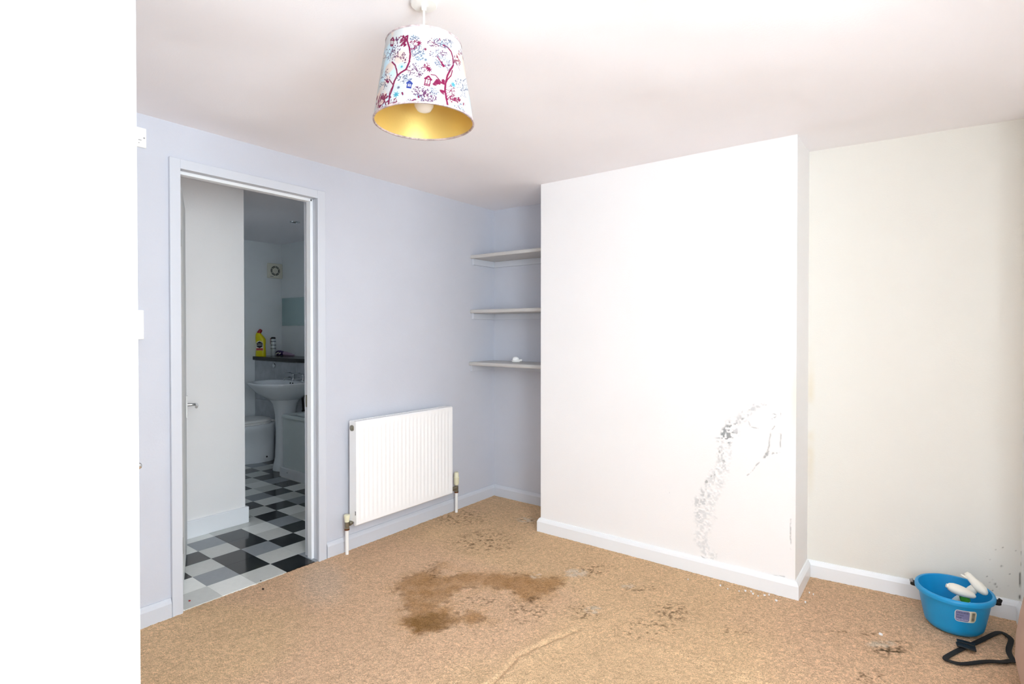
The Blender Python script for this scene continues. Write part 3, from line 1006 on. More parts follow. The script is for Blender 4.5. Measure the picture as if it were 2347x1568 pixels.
def cluster(x, y, rx, ry, n, size, c, elong=0.58):
    if n > 9:
        for _ in range(3):
            a = rl.uniform(0, 6.283)
            stroke([(x, y), (x + 0.6 * rx * math.cos(a), y + 0.6 * ry * math.sin(a)), (x + 1.2 * rx * math.cos(a + 0.4), y + 1.2 * ry * math.sin(a + 0.4))], 5, c, 0.8)
    for _ in range(int(n * 1.8)):
        a, r = rl.uniform(0, 6.283), math.sqrt(rl.random())
        u, v = sp(x + 1.3 * rx * r * math.cos(a), y + 1.3 * ry * r * math.sin(a))
        s = size * PXM * rl.uniform(0.75, 1.35)
        ell(u, v, s, s * elong, rl.uniform(0, 3.14), c, 0.95)


for a in ((340, 580, 75, 50, 46, 8, PUR), (640, 560, 60, 60, 40, 8, GRY), (620, 745, 70, 60, 34, 8, PUR), (490, 830, 60, 40, 26, 8, GRY), (850, 565, 80, 35, 30, 7, PUR), (940, 460, 60, 40, 40, 8, GRY),
          (810, 450, 60, 40, 22, 8, PUR), (880, 655, 55, 50, 34, 7, GRY), (660, 960, 70, 40, 30, 8, PUR), (740, 1030, 70, 45, 42, 9, PUR), (570, 1070, 45, 25, 18, 7, MAR), (700, 1105, 70, 18, 22, 7, MAR), (1110, 890, 60, 60, 26, 8, GRY),
          (290, 790, 50, 50, 22, 7, PUR), (400, 510, 40, 40, 16, 8, PUR), (590, 470, 40, 50, 22, 8, MAR), (600, 400, 40, 20, 12, 8, GRY), (730, 700, 30, 25, 10, 9, MAR), (985, 960, 40, 50, 22, 7, MAR), (800, 960, 40, 40, 12, 7, GRY),
          (1000, 1040, 60, 30, 20, 8, MAR), (1080, 1150, 60, 50, 18, 8, GRY), (1120, 960, 40, 60, 14, 7, GRY), (960, 700, 20, 60, 18, 6, PUR), (480, 620, 30, 50, 14, 8, PUR), (270, 900, 30, 40, 12, 8, GRY), (380, 1080, 30, 40, 14, 8, MAR), (880, 1120, 40, 15, 8, 8, MAR)):
    cluster(*a)
for a in ((475, 455, 35, 35, 6, 24, MAR), (480, 395, 40, 15, 5, 20, MAR), (270, 1040, 55, 40, 12, 20, MAR), (230, 1110, 30, 30, 6, 20, MAR), (870, 850, 35, 30, 6, 24, MAR), (830, 890, 25, 20, 3, 22, MAR), (885, 965, 15, 15, 2, 24, MAR), (1075, 590, 40, 40, 9, 18, MAR), (1050, 660, 25, 30, 5, 18, MAR), (430, 430, 20, 30, 3, 18, PUR), (1050, 1050, 30, 20, 4, 18, MAR), (405, 1110, 40, 10, 4, 20, MAR)):
    cluster(*a, elong=0.45)


def flower(x, y, r, c, n=7):
    u, v = sp(x, y)
    for k in range(n):
        a = 6.283 * k / n + 0.3
        ell(u + 0.5 * r * PXM * math.cos(a), v + 0.5 * r * PXM * math.sin(a), 0.55 * r * PXM, 0.2 * r * PXM, a, c)


for a in ((650, 455, 28, MAR), (715, 520, 18, MAR), (755, 735, 30, MAR), (405, 1000, 32, TEA), (1010, 895, 30, TEA), (465, 705, 16, TEA), (640, 1020, 16, TEA), (1035, 855, 14, GRY), (430, 925, 18, GRY), (718, 632, 16, GRY)):
    flower(*a)
for pts, w in (([(842, 600), (870, 640), (900, 680), (925, 700)], 10), ([(885, 660), (905, 700)], 20), ([(282, 838), (310, 855), (320, 880)], 9), ([(305, 858), (325, 866)], 18), ([(470, 980), (475, 1000)], 14), ([(640, 1015), (643, 1030)], 12), ([(865, 410), (872, 428)], 12), ([(1120, 1090), (1118, 1110)], 12)):
    stroke(pts, w, MAR if w > 9 else PUR)


def lantern(x, y, w, h_, c, tilt):
    ct, st = math.cos(tilt), math.sin(tilt)
    def q(a, b):
        return (x + a * ct - b * st, y + a * st + b * ct)
    stroke([q(-w, -h_), q(w, -h_), q(w, h_), q(-w, h_), q(-w, -h_)], 9, c)
    stroke([q(-w * 1.3, -h_), q(0, -h_ * 1.9), q(w * 1.3, -h_)], 16, c)
    stroke([q(-w, h_ * 0.6), q(w, h_ * 0.6)], 8, c)
    stroke([q(0, -h_), q(0, h_)], 5, c)


lantern(737, 870, 27, 34, MAR, 0.2)
lantern(543, 905, 20, 24, BLU, 0.15)
lantern(362, 455, 14, 30, MAR, 0.15)
Rc = rb + (rt_ - rb) * (VV - zb) / (zt - zb)
Psh = np.stack([LX + Rc * np.cos(TH), LY + Rc * np.sin(TH), VV], -1)
me = grid_mesh('lamp_shade', Psh, np.clip(col, 0, 1))
m = mat('shade_print', (240, 238, 236), 0.8, spec=0.2, attr='paint', bump=0.15, bscale=500)
sh = link('lamp_shade', me, m, smooth=180)
sh.parent = la
sh.matrix_parent_inverse = Matrix.Translation(la.location).inverted()


def sub(name, bm, m, parent, root, **k):
    o = finish(name, bm, m, None, **k)
    o.parent = parent
    return o


bm = bmesh.new()
lathe(bm, [(rt_ - 0.0015, zt), (rb - 0.0015, zb)], 72, loc=(LX, LY, 0))
lin_ = sub('gold_lining', bm, M['shade_gold'], sh, la, smooth=180)
lin_['label'] = 'shiny gold lining'
m = mat('shade_hem', (196, 178, 178), 0.8, var=0.5, vscale=90)
for r, z in ((rb, zb), (rt_, zt)):
    bm = bmesh.new()
    lathe(bm, [(r + 0.0012, z - 0.0015), (r + 0.0012, z + 0.003), (r - 0.003, z + 0.003), (r - 0.003, z - 0.0015)], 72, loc=(LX, LY, 0), close=True)
    sub('hem', bm, m, sh, la, smooth=40)
bm = bmesh.new()
for k in range(3):
    a = k * 2.094 + 0.4
    tube(bm, [(LX + 0.02 * math.cos(a), LY + 0.02 * math.sin(a), 2.03), (LX + 0.06 * math.cos(a), LY + 0.06 * math.sin(a), 2.045), (LX + 0.105 * math.cos(a), LY + 0.105 * math.sin(a), 2.122)], 0.0016, 6)
sub('shade_carrier', bm, M['white_plastic'], sh, la)

# ------------------------------------------------------------------ alcove shelves
SH = ((1.868, 3.106, 'top shelf board across the alcove beside the chimney breast, highest of three', ), (1.458, 3.102, 'middle shelf board across the alcove beside the chimney breast'), (1.066, 3.088, 'lowest shelf board across the alcove, a small white plastic dome on it'))
for s_ in SH:
    z, yf, lab = s_
    s = empty('wall_shelf', ((XA + CX0) / 2, YN, z - 0.026), lab, 'shelf', 'painted alcove shelves')
    bm = bmesh.new()
    prof = [(yf + 0.006, z - 0.026), (YN - 0.0015, z - 0.026), (YN - 0.0015, z), (yf + 0.006, z), (yf + 0.002, z - 0.003), (yf, z - 0.009), (yf, z - 0.017), (yf + 0.002, z - 0.023)]
    prism(bm, prof, 'x', XA + 0.0015, CX0 - 0.0015)
    part('board', bm, M['shelf_paint'], s, smooth=30)
    b = part('batten', bx(XA + 0.0015, XA + 0.020, yf + 0.018, YN - 0.0015, z - 0.071, z - 0.0265), M['lilac_gloss'], s, bevel=0.0015)
    part('batten', bx(XA + 0.020, CX0 - 0.020, YN - 0.020, YN - 0.0015, z - 0.071, z - 0.0265), M['lilac_gloss'], s, bevel=0.0015)
    part('batten', bx(CX0 - 0.020, CX0 - 0.0015, yf + 0.018, YN - 0.0015, z - 0.071, z - 0.0265), M['lilac_gloss'], s, bevel=0.0015)

# small white dome on the lowest shelf
dx, dy, dz = -2.43, 3.245, 1.066
de = empty('dome_sensor', (dx, dy, dz), 'small white plastic dome with dark slots lying on the lowest alcove shelf', 'sensor')
bm = bmesh.new()
lathe(bm, [(0, 0.001), (0.026, 0.001), (0.034, 0.006), (0.035, 0.011), (0.031, 0.014), (0.026, 0.016), (0.025, 0.026), (0.020, 0.036), (0.010, 0.041), (0, 0.042)], 32, loc=(dx, dy, dz))
part('body', bm, M['white_plastic'], de, smooth=50)
bm = bmesh.new()
for a in (-2.15, -1.75):
    c, s_ = math.cos(a - 0.25), math.sin(a - 0.25)
    tube(bm, [(dx + 0.0335 * c - 0.006 * s_, dy + 0.0335 * s_ + 0.006 * c, dz + 0.0095), (dx + 0.0335 * c + 0.006 * s_, dy + 0.0335 * s_ - 0.006 * c, dz + 0.0095)], 0.0018, 6)
part('slot', bm, M['dark_gap'], de)
bm = bmesh.new()
tube(bm, [(dx + 0.026, dy + 0.01, dz + 0.016), (dx + 0.040, dy + 0.014, dz + 0.017), (dx + 0.046, dy + 0.016, dz + 0.015)], [0.007, 0.009, 0.005], 12)
part('side_knob', bm, M['white_plastic'], de, smooth=60)

# ------------------------------------------------------------------ wall switches by the open door
iso = empty('isolator_switch', (XA, 0.917, 2.144), 'square white isolator switch plate high on the lilac wall near the ceiling', 'switch')
part('plate', bx(XA + 0.0005, XA + 0.010, 0.874, 0.960, 2.101, 2.187), M['white_plastic'], iso, bevel=0.004, seg=3)
part('rocker', bx(XA + 0.009, XA + 0.0135, 0.905, 0.941, 2.138, 2.172), M['white_plastic'], iso, bevel=0.0025)
bm = bmesh.new()
lathe(bm, [(0, 0.0), (0.0034, 0.0), (0.0034, 0.0012), (0, 0.0012)], 14, mx=Matrix.Translation((XA + 0.0102, 0.950, 2.143)) @ Matrix.Rotation(math.radians(90), 4, 'Y'))
part('screw', bm, M['grey_plastic'], iso)
bm = bmesh.new()
box(bm, XA + 0.0098, XA + 0.0106, 0.928, 0.940, 2.130, 2.133)
box(bm, XA + 0.0098, XA + 0.0106, 0.928, 0.932, 2.117, 2.120)
part('marking', bm, M['grey_plastic'], iso)
sw = empty('switch_plate', (XA, 0.905, 1.326), 'tall plain white switch plate half hidden behind the open door edge', 'switch')
part('plate', bx(XA + 0.0005, XA + 0.011, 0.862, 0.945, 1.262, 1.391), M['white_plastic'], sw, bevel=0.004, seg=3)
part('rocker', bx(XA + 0.010, XA + 0.015, 0.885, 0.915, 1.29, 1.36), M['white_plastic'], sw, bevel=0.0025)

# ------------------------------------------------------------------ bathroom
# tiled cistern box with its dark shelf top
BF = 2.99
cb = empty('cistern_box', (-5.17, BF, 0), 'grey tiled boxed-in cistern wall behind the toilet and basin', 'boxing')
part('core', bx(BX + 0.002, -4.632, BF + 0.008, BY - 0.002, 0.0, 0.992), M['grout'], cb)
bm0 = bx(-0.5, 0.5, -0.5, 0.5, -0.5, 0.5)
xe = [BX + 0.004, -5.308, -4.909, -4.634]
ze = [0.0, 0.235, 0.585, 0.990]
for i in range(3):
    for j in range(3):
        part('tile', bx(xe[i] + 0.002, xe[i + 1] - 0.002, BF, BF + 0.009, ze[j] + 0.002, ze[j + 1] - 0.002), M['wall_tile'], cb, bevel=0.0015)
bm0.free()
bm = bmesh.new()
lathe(bm, [(0, 0.012), (0.012, 0.012), (0.014, 0.009), (0.020, 0.009), (0.023, 0.004), (0.023, 0.0), (0, 0.0)], 24, mx=Matrix.Translation((-5.306, BF, 0.946)) @ Matrix.Rotation(math.radians(90), 4, 'X'))
part('flush_button', bm, M['chrome'], cb, smooth=40)
wt = tag(finish('worktop', bx(BX + 0.001, -4.625, BF - 0.022, BY - 0.001, 0.993, 1.030), M['worktop'], bevel=0.004), 'glossy black worktop slab on top of the tiled cistern box', 'worktop')

# bottles on the worktop
WT = 1.0305
bz = empty('bleach_bottle', (-5.625, 3.020, WT), 'yellow bleach bottle with slanted neck and dark red cap', 'bottle')
mx = Matrix.Translation((-5.625, 3.020, WT)) @ Matrix.Rotation(math.radians(40), 4, 'Z')
bm = bmesh.new()
secs = [(0.0, 0.050, 0.030, 0), (0.006, 0.052, 0.032, 0), (0.06, 0.050, 0.031, 0), (0.11, 0.046, 0.030, 0), (0.15, 0.050, 0.031, 0.0), (0.18, 0.050, 0.031, -0.002), (0.205, 0.042, 0.029, -0.010), (0.23, 0.030, 0.025, -0.020), (0.245, 0.021, 0.020, -0.022), (0.252, 0.017, 0.017, -0.019)]
rings = []
for z, a, b, off in secs:
    ring = []
    for k in range(24):
        t = 2 * math.pi * k / 24
        c, s = math.cos(t), math.sin(t)
        ring.append(bm.verts.new(mx @ Vector((off + a * abs(c) ** 0.8 * (1 if c > 0 else -1), b * abs(s) ** 0.8 * (1 if s > 0 else -1), z))))
    rings.append(ring)
for A, B in zip(rings, rings[1:]):
    for k in range(24):
        bm.faces.new((A[k], A[(k + 1) % 24], B[(k + 1) % 24], B[k]))
bm.faces.new(rings[0][::-1])
bm.faces.new(rings[-1])
part('body', bm, M['yellow_plastic'], bz, smooth=50)
bm = bmesh.new()
a, b = mx @ Vector((-0.021, 0, 0.245)), mx @ Vector((0.004, 0, 0.282))
tube(bm, [a, a.lerp(b, 0.75), b], [0.0205, 0.0185, 0.014], 18)
part('cap', bm, M['red_plastic'], bz, smooth=40)


def plate(bm, pts, off, mxx):
    vs = [bm.verts.new(mxx @ Vector((u, -off - 0.0, v))) for u, v in pts]
    v2 = [bm.verts.new(mxx @ Vector((u, -off + 0.0012, v))) for u, v in pts]
    bm.faces.new(vs)
    bm.faces.new(v2[::-1])
    n = len(pts)
    for i in range(n):
        bm.faces.new((vs[i], vs[(i + 1) % n], v2[(i + 1) % n], v2[i]))


bm = bmesh.new()
plate(bm, [(-0.037, 0.062), (0.037, 0.062), (0.038, 0.120), (0.030, 0.152), (0, 0.166), (-0.030, 0.152), (-0.038, 0.120)], 0.0325, mx)
lb = part('label', bm, M['label_white'], bz)
bm = bmesh.new()
plate(bm, [(0.034 * math.sin(k * math.pi / 3), 0.122 + 0.036 * math.cos(k * math.pi / 3)) for k in range(6)], 0.0340, mx)
sub('emblem', bm, M['label_black'], lb, bz)
bm = bmesh.new()
plate(bm, [(-0.034, 0.064), (0.034, 0.064), (0.034, 0.086), (-0.034, 0.086)], 0.0338, mx)
sub('red_band', bm, M['label_red'], lb, bz)


def text_mesh(body, size, place, m, name, parent, root, th=0.0003):
    """flat lettering; place maps a text-plane point (u, v) to the world"""
    cu = bpy.data.curves.new(name, 'FONT')
    cu.body = body
    cu.size = size
    cu.align_x = 'LEFT'
    cu.resolution_u = 2
    ob = bpy.data.objects.new(name, cu)
    COL.objects.link(ob)
    dg = bpy.context.evaluated_depsgraph_get()
    me = bpy.data.meshes.new_from_object(ob.evaluated_get(dg))
    bpy.data.objects.remove(ob, do_unlink=True)
    for v in me.vertices:
        v.co = Vector(place(v.co.x, v.co.y))
    o = link(name, me, m)
    o.parent = parent
    return o


text_mesh('THICK', 0.015, lambda u, v: mx @ Vector((u - 0.022, -0.0345, v + 0.126)), M['label_white'], 'lettering', lb, bz)
text_mesh('BLEACH', 0.015, lambda u, v: mx @ Vector((u - 0.027, -0.0345, v + 0.112)), M['label_white'], 'lettering', lb, bz)

ca = empty('aerosol_can', (-5.655, 3.175, WT), 'slim white aerosol can with dark stripes beside the yellow bottle', 'can')
mxc = Matrix.Translation((-5.655, 3.175, WT))
bm = bmesh.new()
lathe(bm, [(0, 0), (0.024, 0), (0.026, 0.003), (0.026, 0.175), (0.022, 0.183), (0, 0.183)], 24, mx=mxc)
part('body', bm, M['can_white'], ca, smooth=40)
for z_ in (0.150, 0.112, 0.075):
    bm = bmesh.new()
    lathe(bm, [(0.0262, z_), (0.0268, z_), (0.0268, z_ + 0.006), (0.0262, z_ + 0.006)], 24, mx=mxc, close=True)
    part('stripe', bm, M['navy_ink'], ca, smooth=40)
bm = bmesh.new()
lathe(bm, [(0, 0.182), (0.023, 0.182), (0.024, 0.186), (0.022, 0.198), (0.012, 0.202), (0, 0.202)], 24, mx=mxc)
part('cap', bm, M['label_black'], ca, smooth=40)
bm = bmesh.new()
box(bm, -5.655 - 0.031, -5.655 - 0.024, 3.175 - 0.018, 3.175 - 0.004, WT + 0.125, WT + 0.19)
part('side_tab', bm, M['red_plastic'], ca, bevel=0.002)

pk = empty('foil_pack', (-5.56, 3.225, WT), 'crumpled purple foil pack lying on the black worktop', 'packet')
bm = bmesh.new()
rp = random.Random(9)
rings = []
for i, (s, r) in enumerate(((0, 0.004), (0.012, 0.030), (0.035, 0.036), (0.06, 0.034), (0.085, 0.030), (0.10, 0.026))):
    rings.append([bm.verts.new((-5.64 + s * 1.15, 3.205 + s * 0.25 + r * math.cos(t) * 0.8, WT + 0.002 + max(0, r * 0.85 * (1 + math.sin(t))) * rp.uniform(0.86, 1.05))) for t in [2 * math.pi * k / 14 for k in range(14)]])
for A, B in zip(rings, rings[1:]):
    for k in range(14):
        bm.faces.new((A[k], A[(k + 1) % 14], B[(k + 1) % 14], B[k]))
bm.faces.new(rings[0][::-1])
bm.faces.new(rings[-1])
part('pouch', bm, M['purple_foil'], pk, smooth=30)
bm = bmesh.new()
tube(bm, [(-5.525, 3.230, WT + 0.025), (-5.47, 3.243, WT + 0.019), (-5.42, 3.254, WT + 0.012), (-5.395, 3.26, WT + 0.009)], [0.0255, 0.019, 0.012, 0.009], 14)
part('nozzle_end', bm, M['mauve_film'], pk, smooth=50)
bm = bmesh.new()
for k in range(5):
    t = -2.2 + 0.45 * k
    p = Vector((-5.60 + 0.014 * k, 3.22 + 0.03 * math.cos(t), WT + 0.034 + 0.03 * math.sin(-t * 0.4)))
    lathe(bm, [(0, 0.0), (0.009, 0.001), (0.008, 0.005), (0, 0.006)], 10, mx=Matrix.Translation((p.x, 3.205 + 0.0035 * k - 0.026, WT + 0.022 + 0.006 * (k % 3))) @ Matrix.Rotation(math.radians(80), 4, 'X'))
part('printed_spot', bm, M['label_white'], pk)

# extractor fan
fx = BX
fy0, fy1, fz0, fz1 = 3.130, 3.2945, 1.872, 2.030
fa = empty('extractor_fan', (fx, (fy0 + fy1) / 2, 1.95), 'square cream extractor fan high on the bathroom wall', 'fan')
part('cover', bx(fx + 0.0005, fx + 0.032, fy0, fy1, fz0, fz1), M['fan_plastic'], fa, bevel=0.006, seg=3)
mf = Matrix.Translation((fx + 0.032, (fy0 + fy1) / 2 - 0.003, (fz0 + fz1) / 2 + 0.0)) @ Matrix.Rotation(math.radians(90), 4, 'Y')
bm = bmesh.new()
lathe(bm, [(0.034, -0.001), (0.052, -0.001), (0.052, 0.0008), (0.034, 0.0008)], 36, mx=mf, close=True)
part('grille_gap', bm, M['dark_gap'], fa)
bm = bmesh.new()
lathe(bm, [(0.0415, 0.0), (0.0445, 0.0), (0.0445, 0.003), (0.0415, 0.003)], 36, mx=mf, close=True)
for k in range(6):
    t = k * math.pi / 3
    box(bm, 0.033, 0.053, -0.0015, 0.0015, 0.0, 0.003, mx=mf @ Matrix.Rotation(t, 4, 'Z'))
part('grille_ring', bm, M['fan_plastic'], fa)
bm = bmesh.new()
box(bm, fx + 0.0318, fx + 0.0326, fy0 + 0.022, fy0 + 0.058, fz0 + 0.013, fz0 + 0.020)
part('maker_mark', bm, M['grey_plastic'], fa)

# mirror
mi = tag(finish('wall_mirror', bx(-5.680, -4.95, BY - 0.006, BY - 0.0005, 1.356, 1.656), M['mirror_glass'], bevel=0.001), 'frameless grey-green mirror on the bathroom back wall above the worktop', 'mirror')

# ceiling downlight
dl = empty('downlight', (-4.421, 2.686, H), 'small round chrome downlight recessed in the bathroom ceiling', 'light')
bm = bmesh.new()
lathe(bm, [(0.026, -0.001), (0.030, -0.006), (0.040, -0.005), (0.043, 0.0005), (0.026, 0.0005)], 32, loc=(-4.421, 2.686, H), close=True)
part('bezel', bm, M['chrome'], dl, smooth=40)
bm = bmesh.new()
lathe(bm, [(0, -0.0025), (0.024, -0.002), (0.026, 0.0004), (0, 0.0004)], 28, loc=(-4.421, 2.686, H))
part('lamp_face', bm, M['dark_gap'], dl, smooth=40)

# washbasin
SX, SY, SZ = -4.83, 2.985, 0.815
ba = empty('washbasin', (SX, SY, 0), 'white pedestal washbasin with two chrome taps', 'basin')


def basin_ring(hw, dep, z, y_back, flat=2.4, n=40):
    """half-oval plan: straight at the back, round in front"""
    out = []
    for k in range(n):
        t = 2 * math.pi * k / n
        c, s = math.cos(t), math.sin(t)
        e = 2 / flat
        x = hw * abs(c) ** e * (1 if c >= 0 else -1)
        y = dep * abs(s) ** e * (1 if s >= 0 else -1)
        yy = y_back - dep * 0.62 + (y * 0.62 if s > 0 else y * 1.38)
        out.append((SX + x, yy, z))
    return out


bm = bmesh.new()
R = [basin_ring(0.10, 0.10, SZ - 0.165, SY - 0.05), basin_ring(0.15, 0.14, SZ - 0.150, SY - 0.03), basin_ring(0.235, 0.195, SZ - 0.085, SY - 0.012), basin_ring(0.285, 0.228, SZ - 0.025, SY - 0.002), basin_ring(0.300, 0.237, SZ - 0.004, SY), basin_ring(0.300, 0.237, SZ + 0.006, SY),
     basin_ring(0.292, 0.232, SZ + 0.010, SY - 0.002), basin_ring(0.268, 0.165, SZ + 0.006, SY - 0.085), basin_ring(0.255, 0.155, SZ - 0.008, SY - 0.092), basin_ring(0.20, 0.125, SZ - 0.075, SY - 0.105), basin_ring(0.10, 0.07, SZ - 0.118, SY - 0.14), basin_ring(0.02, 0.015, SZ - 0.124, SY - 0.19)]
rings = [[bm.verts.new(p) for p in r] for r in R]
for A, B in zip(rings, rings[1:]):
    for k in range(40):
        bm.faces.new((A[k], A[(k + 1) % 40], B[(k + 1) % 40], B[k]))
bm.faces.new(rings[0][::-1])
bm.faces.new(rings[-1])
bo = part('bowl', bm, M['ceramic'], ba, smooth=70)
for xx in (-0.012, 0.030):
    bm = bmesh.new()
    lathe(bm, [(0, 0.001), (0.007, 0.001), (0.007, -0.004), (0, -0.004)], 12, mx=Matrix.Translation((SX + xx, SY - 0.100, SZ - 0.012)) @ Matrix.Rotation(math.radians(62), 4, 'X'))
    sub('overflow_hole', bm, M['dark_gap'], bo, ba)
bm = bmesh.new()
pr_ = [(0.115, 0.0), (0.113, 0.03), (0.092, 0.12), (0.086, 0.35), (0.094, 0.52), (0.115, 0.62), (0.14, 0.66)]
rings = []
for r, z in pr_:
    rings.append([bm.verts.new((SX + r * math.cos(t), SY - 0.155 + r * (1.0 if math.sin(t) < 0 else 0.9) * math.sin(t), z)) for t in [2 * math.pi * k / 32 for k in range(32)]])
for A, B in zip(rings, rings[1:]):
    for k in range(32):
        bm.faces.new((A[k], A[(k + 1) % 32], B[(k + 1) % 32], B[k]))
bm.faces.new(rings[0][::-1])
bm.faces.new(rings[-1])
part('pedestal', bm, M['ceramic'], ba, smooth=60)
for tx in (-4.880, -4.715):
    bm = bmesh.new()
    yb = SY - 0.045
    lathe(bm, [(0, SZ + 0.006), (0.024, SZ + 0.006), (0.024, SZ + 0.012), (0.017, SZ + 0.018), (0.016, SZ + 0.050), (0.019, SZ + 0.055), (0.018, SZ + 0.070), (0.010, SZ + 0.076), (0, SZ + 0.077)], 20, loc=(tx, yb, 0))
    tube(bm, [(tx, yb - 0.005, SZ + 0.030), (tx, yb - 0.045, SZ + 0.036), (tx, yb - 0.085, SZ + 0.030), (tx, yb - 0.098, SZ + 0.018)], [0.012, 0.011, 0.010, 0.0085], 14)
    tp = part('tap', bm, M['chrome'], ba, smooth=50)
    bm = bmesh.new()
    tube(bm, [(tx, yb, SZ + 0.070), (tx, yb - 0.030, SZ + 0.082), (tx, yb - 0.075, SZ + 0.085), (tx, yb - 0.105, SZ + 0.080)], [0.014, 0.012, 0.009, 0.006], 14, flat=0.5)
    sub('lever', bm, M['chrome'], tp, ba, smooth=60)
for tx in (SX + 0.125, SX + 0.175):
    bm = bmesh.new()
    tube(bm, [(tx - 0.03, SY - 0.06, SZ - 0.06), (tx, SY - 0.055, SZ - 0.16), (tx + 0.005, SY - 0.05, SZ - 0.27)], 0.010, 12)
    tube(bm, [(tx + 0.005, SY - 0.05, SZ - 0.26), (tx + 0.005, SY - 0.05, SZ - 0.33)], 0.016, 12)
    tube(bm, [(tx + 0.005, SY - 0.05, SZ - 0.33), (tx + 0.005, SY - 0.05, 0.0)], 0.009, 12)
    part('supply_hose', bm, M['rubber_black'], ba, smooth=50)

# toilet
TXc = -5.345
to = empty('toilet', (TXc, BF, 0), 'white back-to-wall toilet with closed lid', 'toilet')


def oval(hw, y0, y1, z, n=36, p=2.5):
    """plan oval from back y0 to front y1, squarer at the back"""
    cy_ = y0 + (y1 - y0) * 0.42
    out = []
    for k in range(n):
        t = 2 * math.pi * k / n
        c, s = math.cos(t), math.sin(t)
        q = p if s > 0 else 2.0
        e = 2 / q
        x = hw * abs(c) ** e * (1 if c >= 0 else -1)
        y = (cy_ - y0 if False else (y0 - cy_)) * abs(s) ** e if s > 0 else -(cy_ - y1) * abs(s) ** e
        out.append((TXc + x, cy_ + y, z))
    return out


def loft(rs_, cap0=True, cap1=True):
    bm = bmesh.new()
    rings = [[bm.verts.new(p) for p in r] for r in rs_]
    n = len(rings[0])
    for A, B in zip(rings, rings[1:]):
        for k in range(n):
            bm.faces.new((A[k], A[(k + 1) % n], B[(k + 1) % n], B[k]))
    if cap0:
        bm.faces.new(rings[0][::-1])
    if cap1:
        bm.faces.new(rings[-1])
    return bm


yb = BF - 0.002
part('pan', loft([oval(0.105, yb, 2.66, 0.0), oval(0.108, yb, 2.65, 0.02), oval(0.112, yb, 2.63, 0.18), oval(0.125, yb, 2.60, 0.24), oval(0.165, yb, 2.52, 0.31), oval(0.178, yb, 2.495, 0.345), oval(0.180, yb, 2.490, 0.375), oval(0.172, yb, 2.50, 0.385)]), M['ceramic'], to, smooth=60)
part('seat', loft([oval(0.176, yb - 0.06, 2.488, 0.386), oval(0.182, yb - 0.055, 2.482, 0.390), oval(0.182, yb - 0.055, 2.482, 0.402), oval(0.176, yb - 0.06, 2.488, 0.406)]), M['white_plastic'], to, smooth=60)
part('lid', loft([oval(0.176, yb - 0.06, 2.488, 0.410), oval(0.184, yb - 0.05, 2.480, 0.413), oval(0.184, yb - 0.05, 2.480, 0.424), oval(0.170, yb - 0.06, 2.50, 0.433), oval(0.08, yb - 0.16, 2.60, 0.436)]), M['white_plastic'], to, smooth=60)
bm = bmesh.new()
tube(bm, [(TXc - 0.11, yb - 0.04, 0.398), (TXc + 0.11, yb - 0.04, 0.398)], 0.011, 12)
part('hinge', bm, M['white_plastic'], to, smooth=50)
bm = bmesh.new()
lathe(bm, [(0, 0.0), (0.009, 0.0), (0.007, 0.004), (0, 0.005)], 12, mx=Matrix.Translation((TXc + 0.1085, yb - 0.12, 0.05)) @ Matrix.Rotation(math.radians(90), 4, 'Y'))
part('fixing_cap', bm, M['dark_gap'], to)

# bath along the back wall
bt = empty('bathtub', (-3.76, BY, 0), 'white bath with pale green-white side panel and white plinth', 'bathtub')
bx0, bx1, by0, by1 = -4.600, XB - 0.003, 2.655, BY - 0.003
bm = bmesh.new()


def rrect(x0, x1, y0, y1, r, z, n=6):
    out = []
    for cx_, cy_, a0 in ((x1 - r, y1 - r, 0), (x0 + r, y1 - r, 90), (x0 + r, y0 + r, 180), (x1 - r, y0 + r, 270)):
        for k in range(n):
            t = math.radians(a0 + 90 * k / (n - 1))
            out.append((cx_ + r * math.cos(t), cy_ + r * math.sin(t), z))
    return out


part('tub', loft([rrect(bx0, bx1, by0, by1, 0.012, 0.525), rrect(bx0, bx1, by0, by1, 0.012, 0.545), rrect(bx0 + 0.006, bx1 - 0.006, by0 + 0.006, by1 - 0.006, 0.014, 0.555), rrect(bx0 + 0.07, bx1 - 0.07, by0 + 0.06, by1 - 0.06, 0.10, 0.552), rrect(bx0 + 0.085, bx1 - 0.085, by0 + 0.075, by1 - 0.075, 0.10, 0.53), rrect(bx0 + 0.15, bx1 - 0.13, by0 + 0.12, by1 - 0.12, 0.10, 0.18), rrect(bx0 + 0.2, bx1 - 0.18, by0 + 0.17, by1 - 0.17, 0.08, 0.15)], cap0=False), M['bath_acrylic'], bt, smooth=50)
part('side_panel', bx(bx0 + 0.004, bx1, by0 + 0.014, by0 + 0.022, 0.105, 0.526), M['bath_acrylic'], bt, bevel=0.002)
part('end_panel', bx(bx0 + 0.004, bx0 + 0.012, by0 + 0.022, by1, 0.0, 0.526), M['bath_acrylic'], bt, bevel=0.002)
part('panel_recess', bx(bx0 + 0.010, bx1, by0 + 0.016, by0 + 0.021, 0.080, 0.106), M['bath_acrylic'], bt)
pb = part('plinth', bx(bx0 - 0.022, bx1, by0 - 0.008, by0 + 0.012, 0.0, 0.084), M['gloss_white'], bt, bevel=0.004)
bm = bmesh.new()
q = on_y(658, 1084, by0 - 0.008)
lathe(bm, [(0, 0.001), (0.004, 0.001), (0.004, 0), (0, 0)], 10, mx=Matrix.Translation((q[0], by0 - 0.008, q[2])) @ Matrix.Rotation(math.radians(90), 4, 'X'))
sub('screw', bm, M['dark_gap'], pb, bt)

# ------------------------------------------------------------------ blue bucket and what stands in it
KX, KY, KH = 0.092, 3.092, 0.166
bu = empty('bucket', (KX, KY, 0), 'bright blue plastic bucket with a paper label standing on the carpet', 'bucket')


def brad(z):
    t = z / KH
    return 0.103 + 0.034 * t ** 0.8


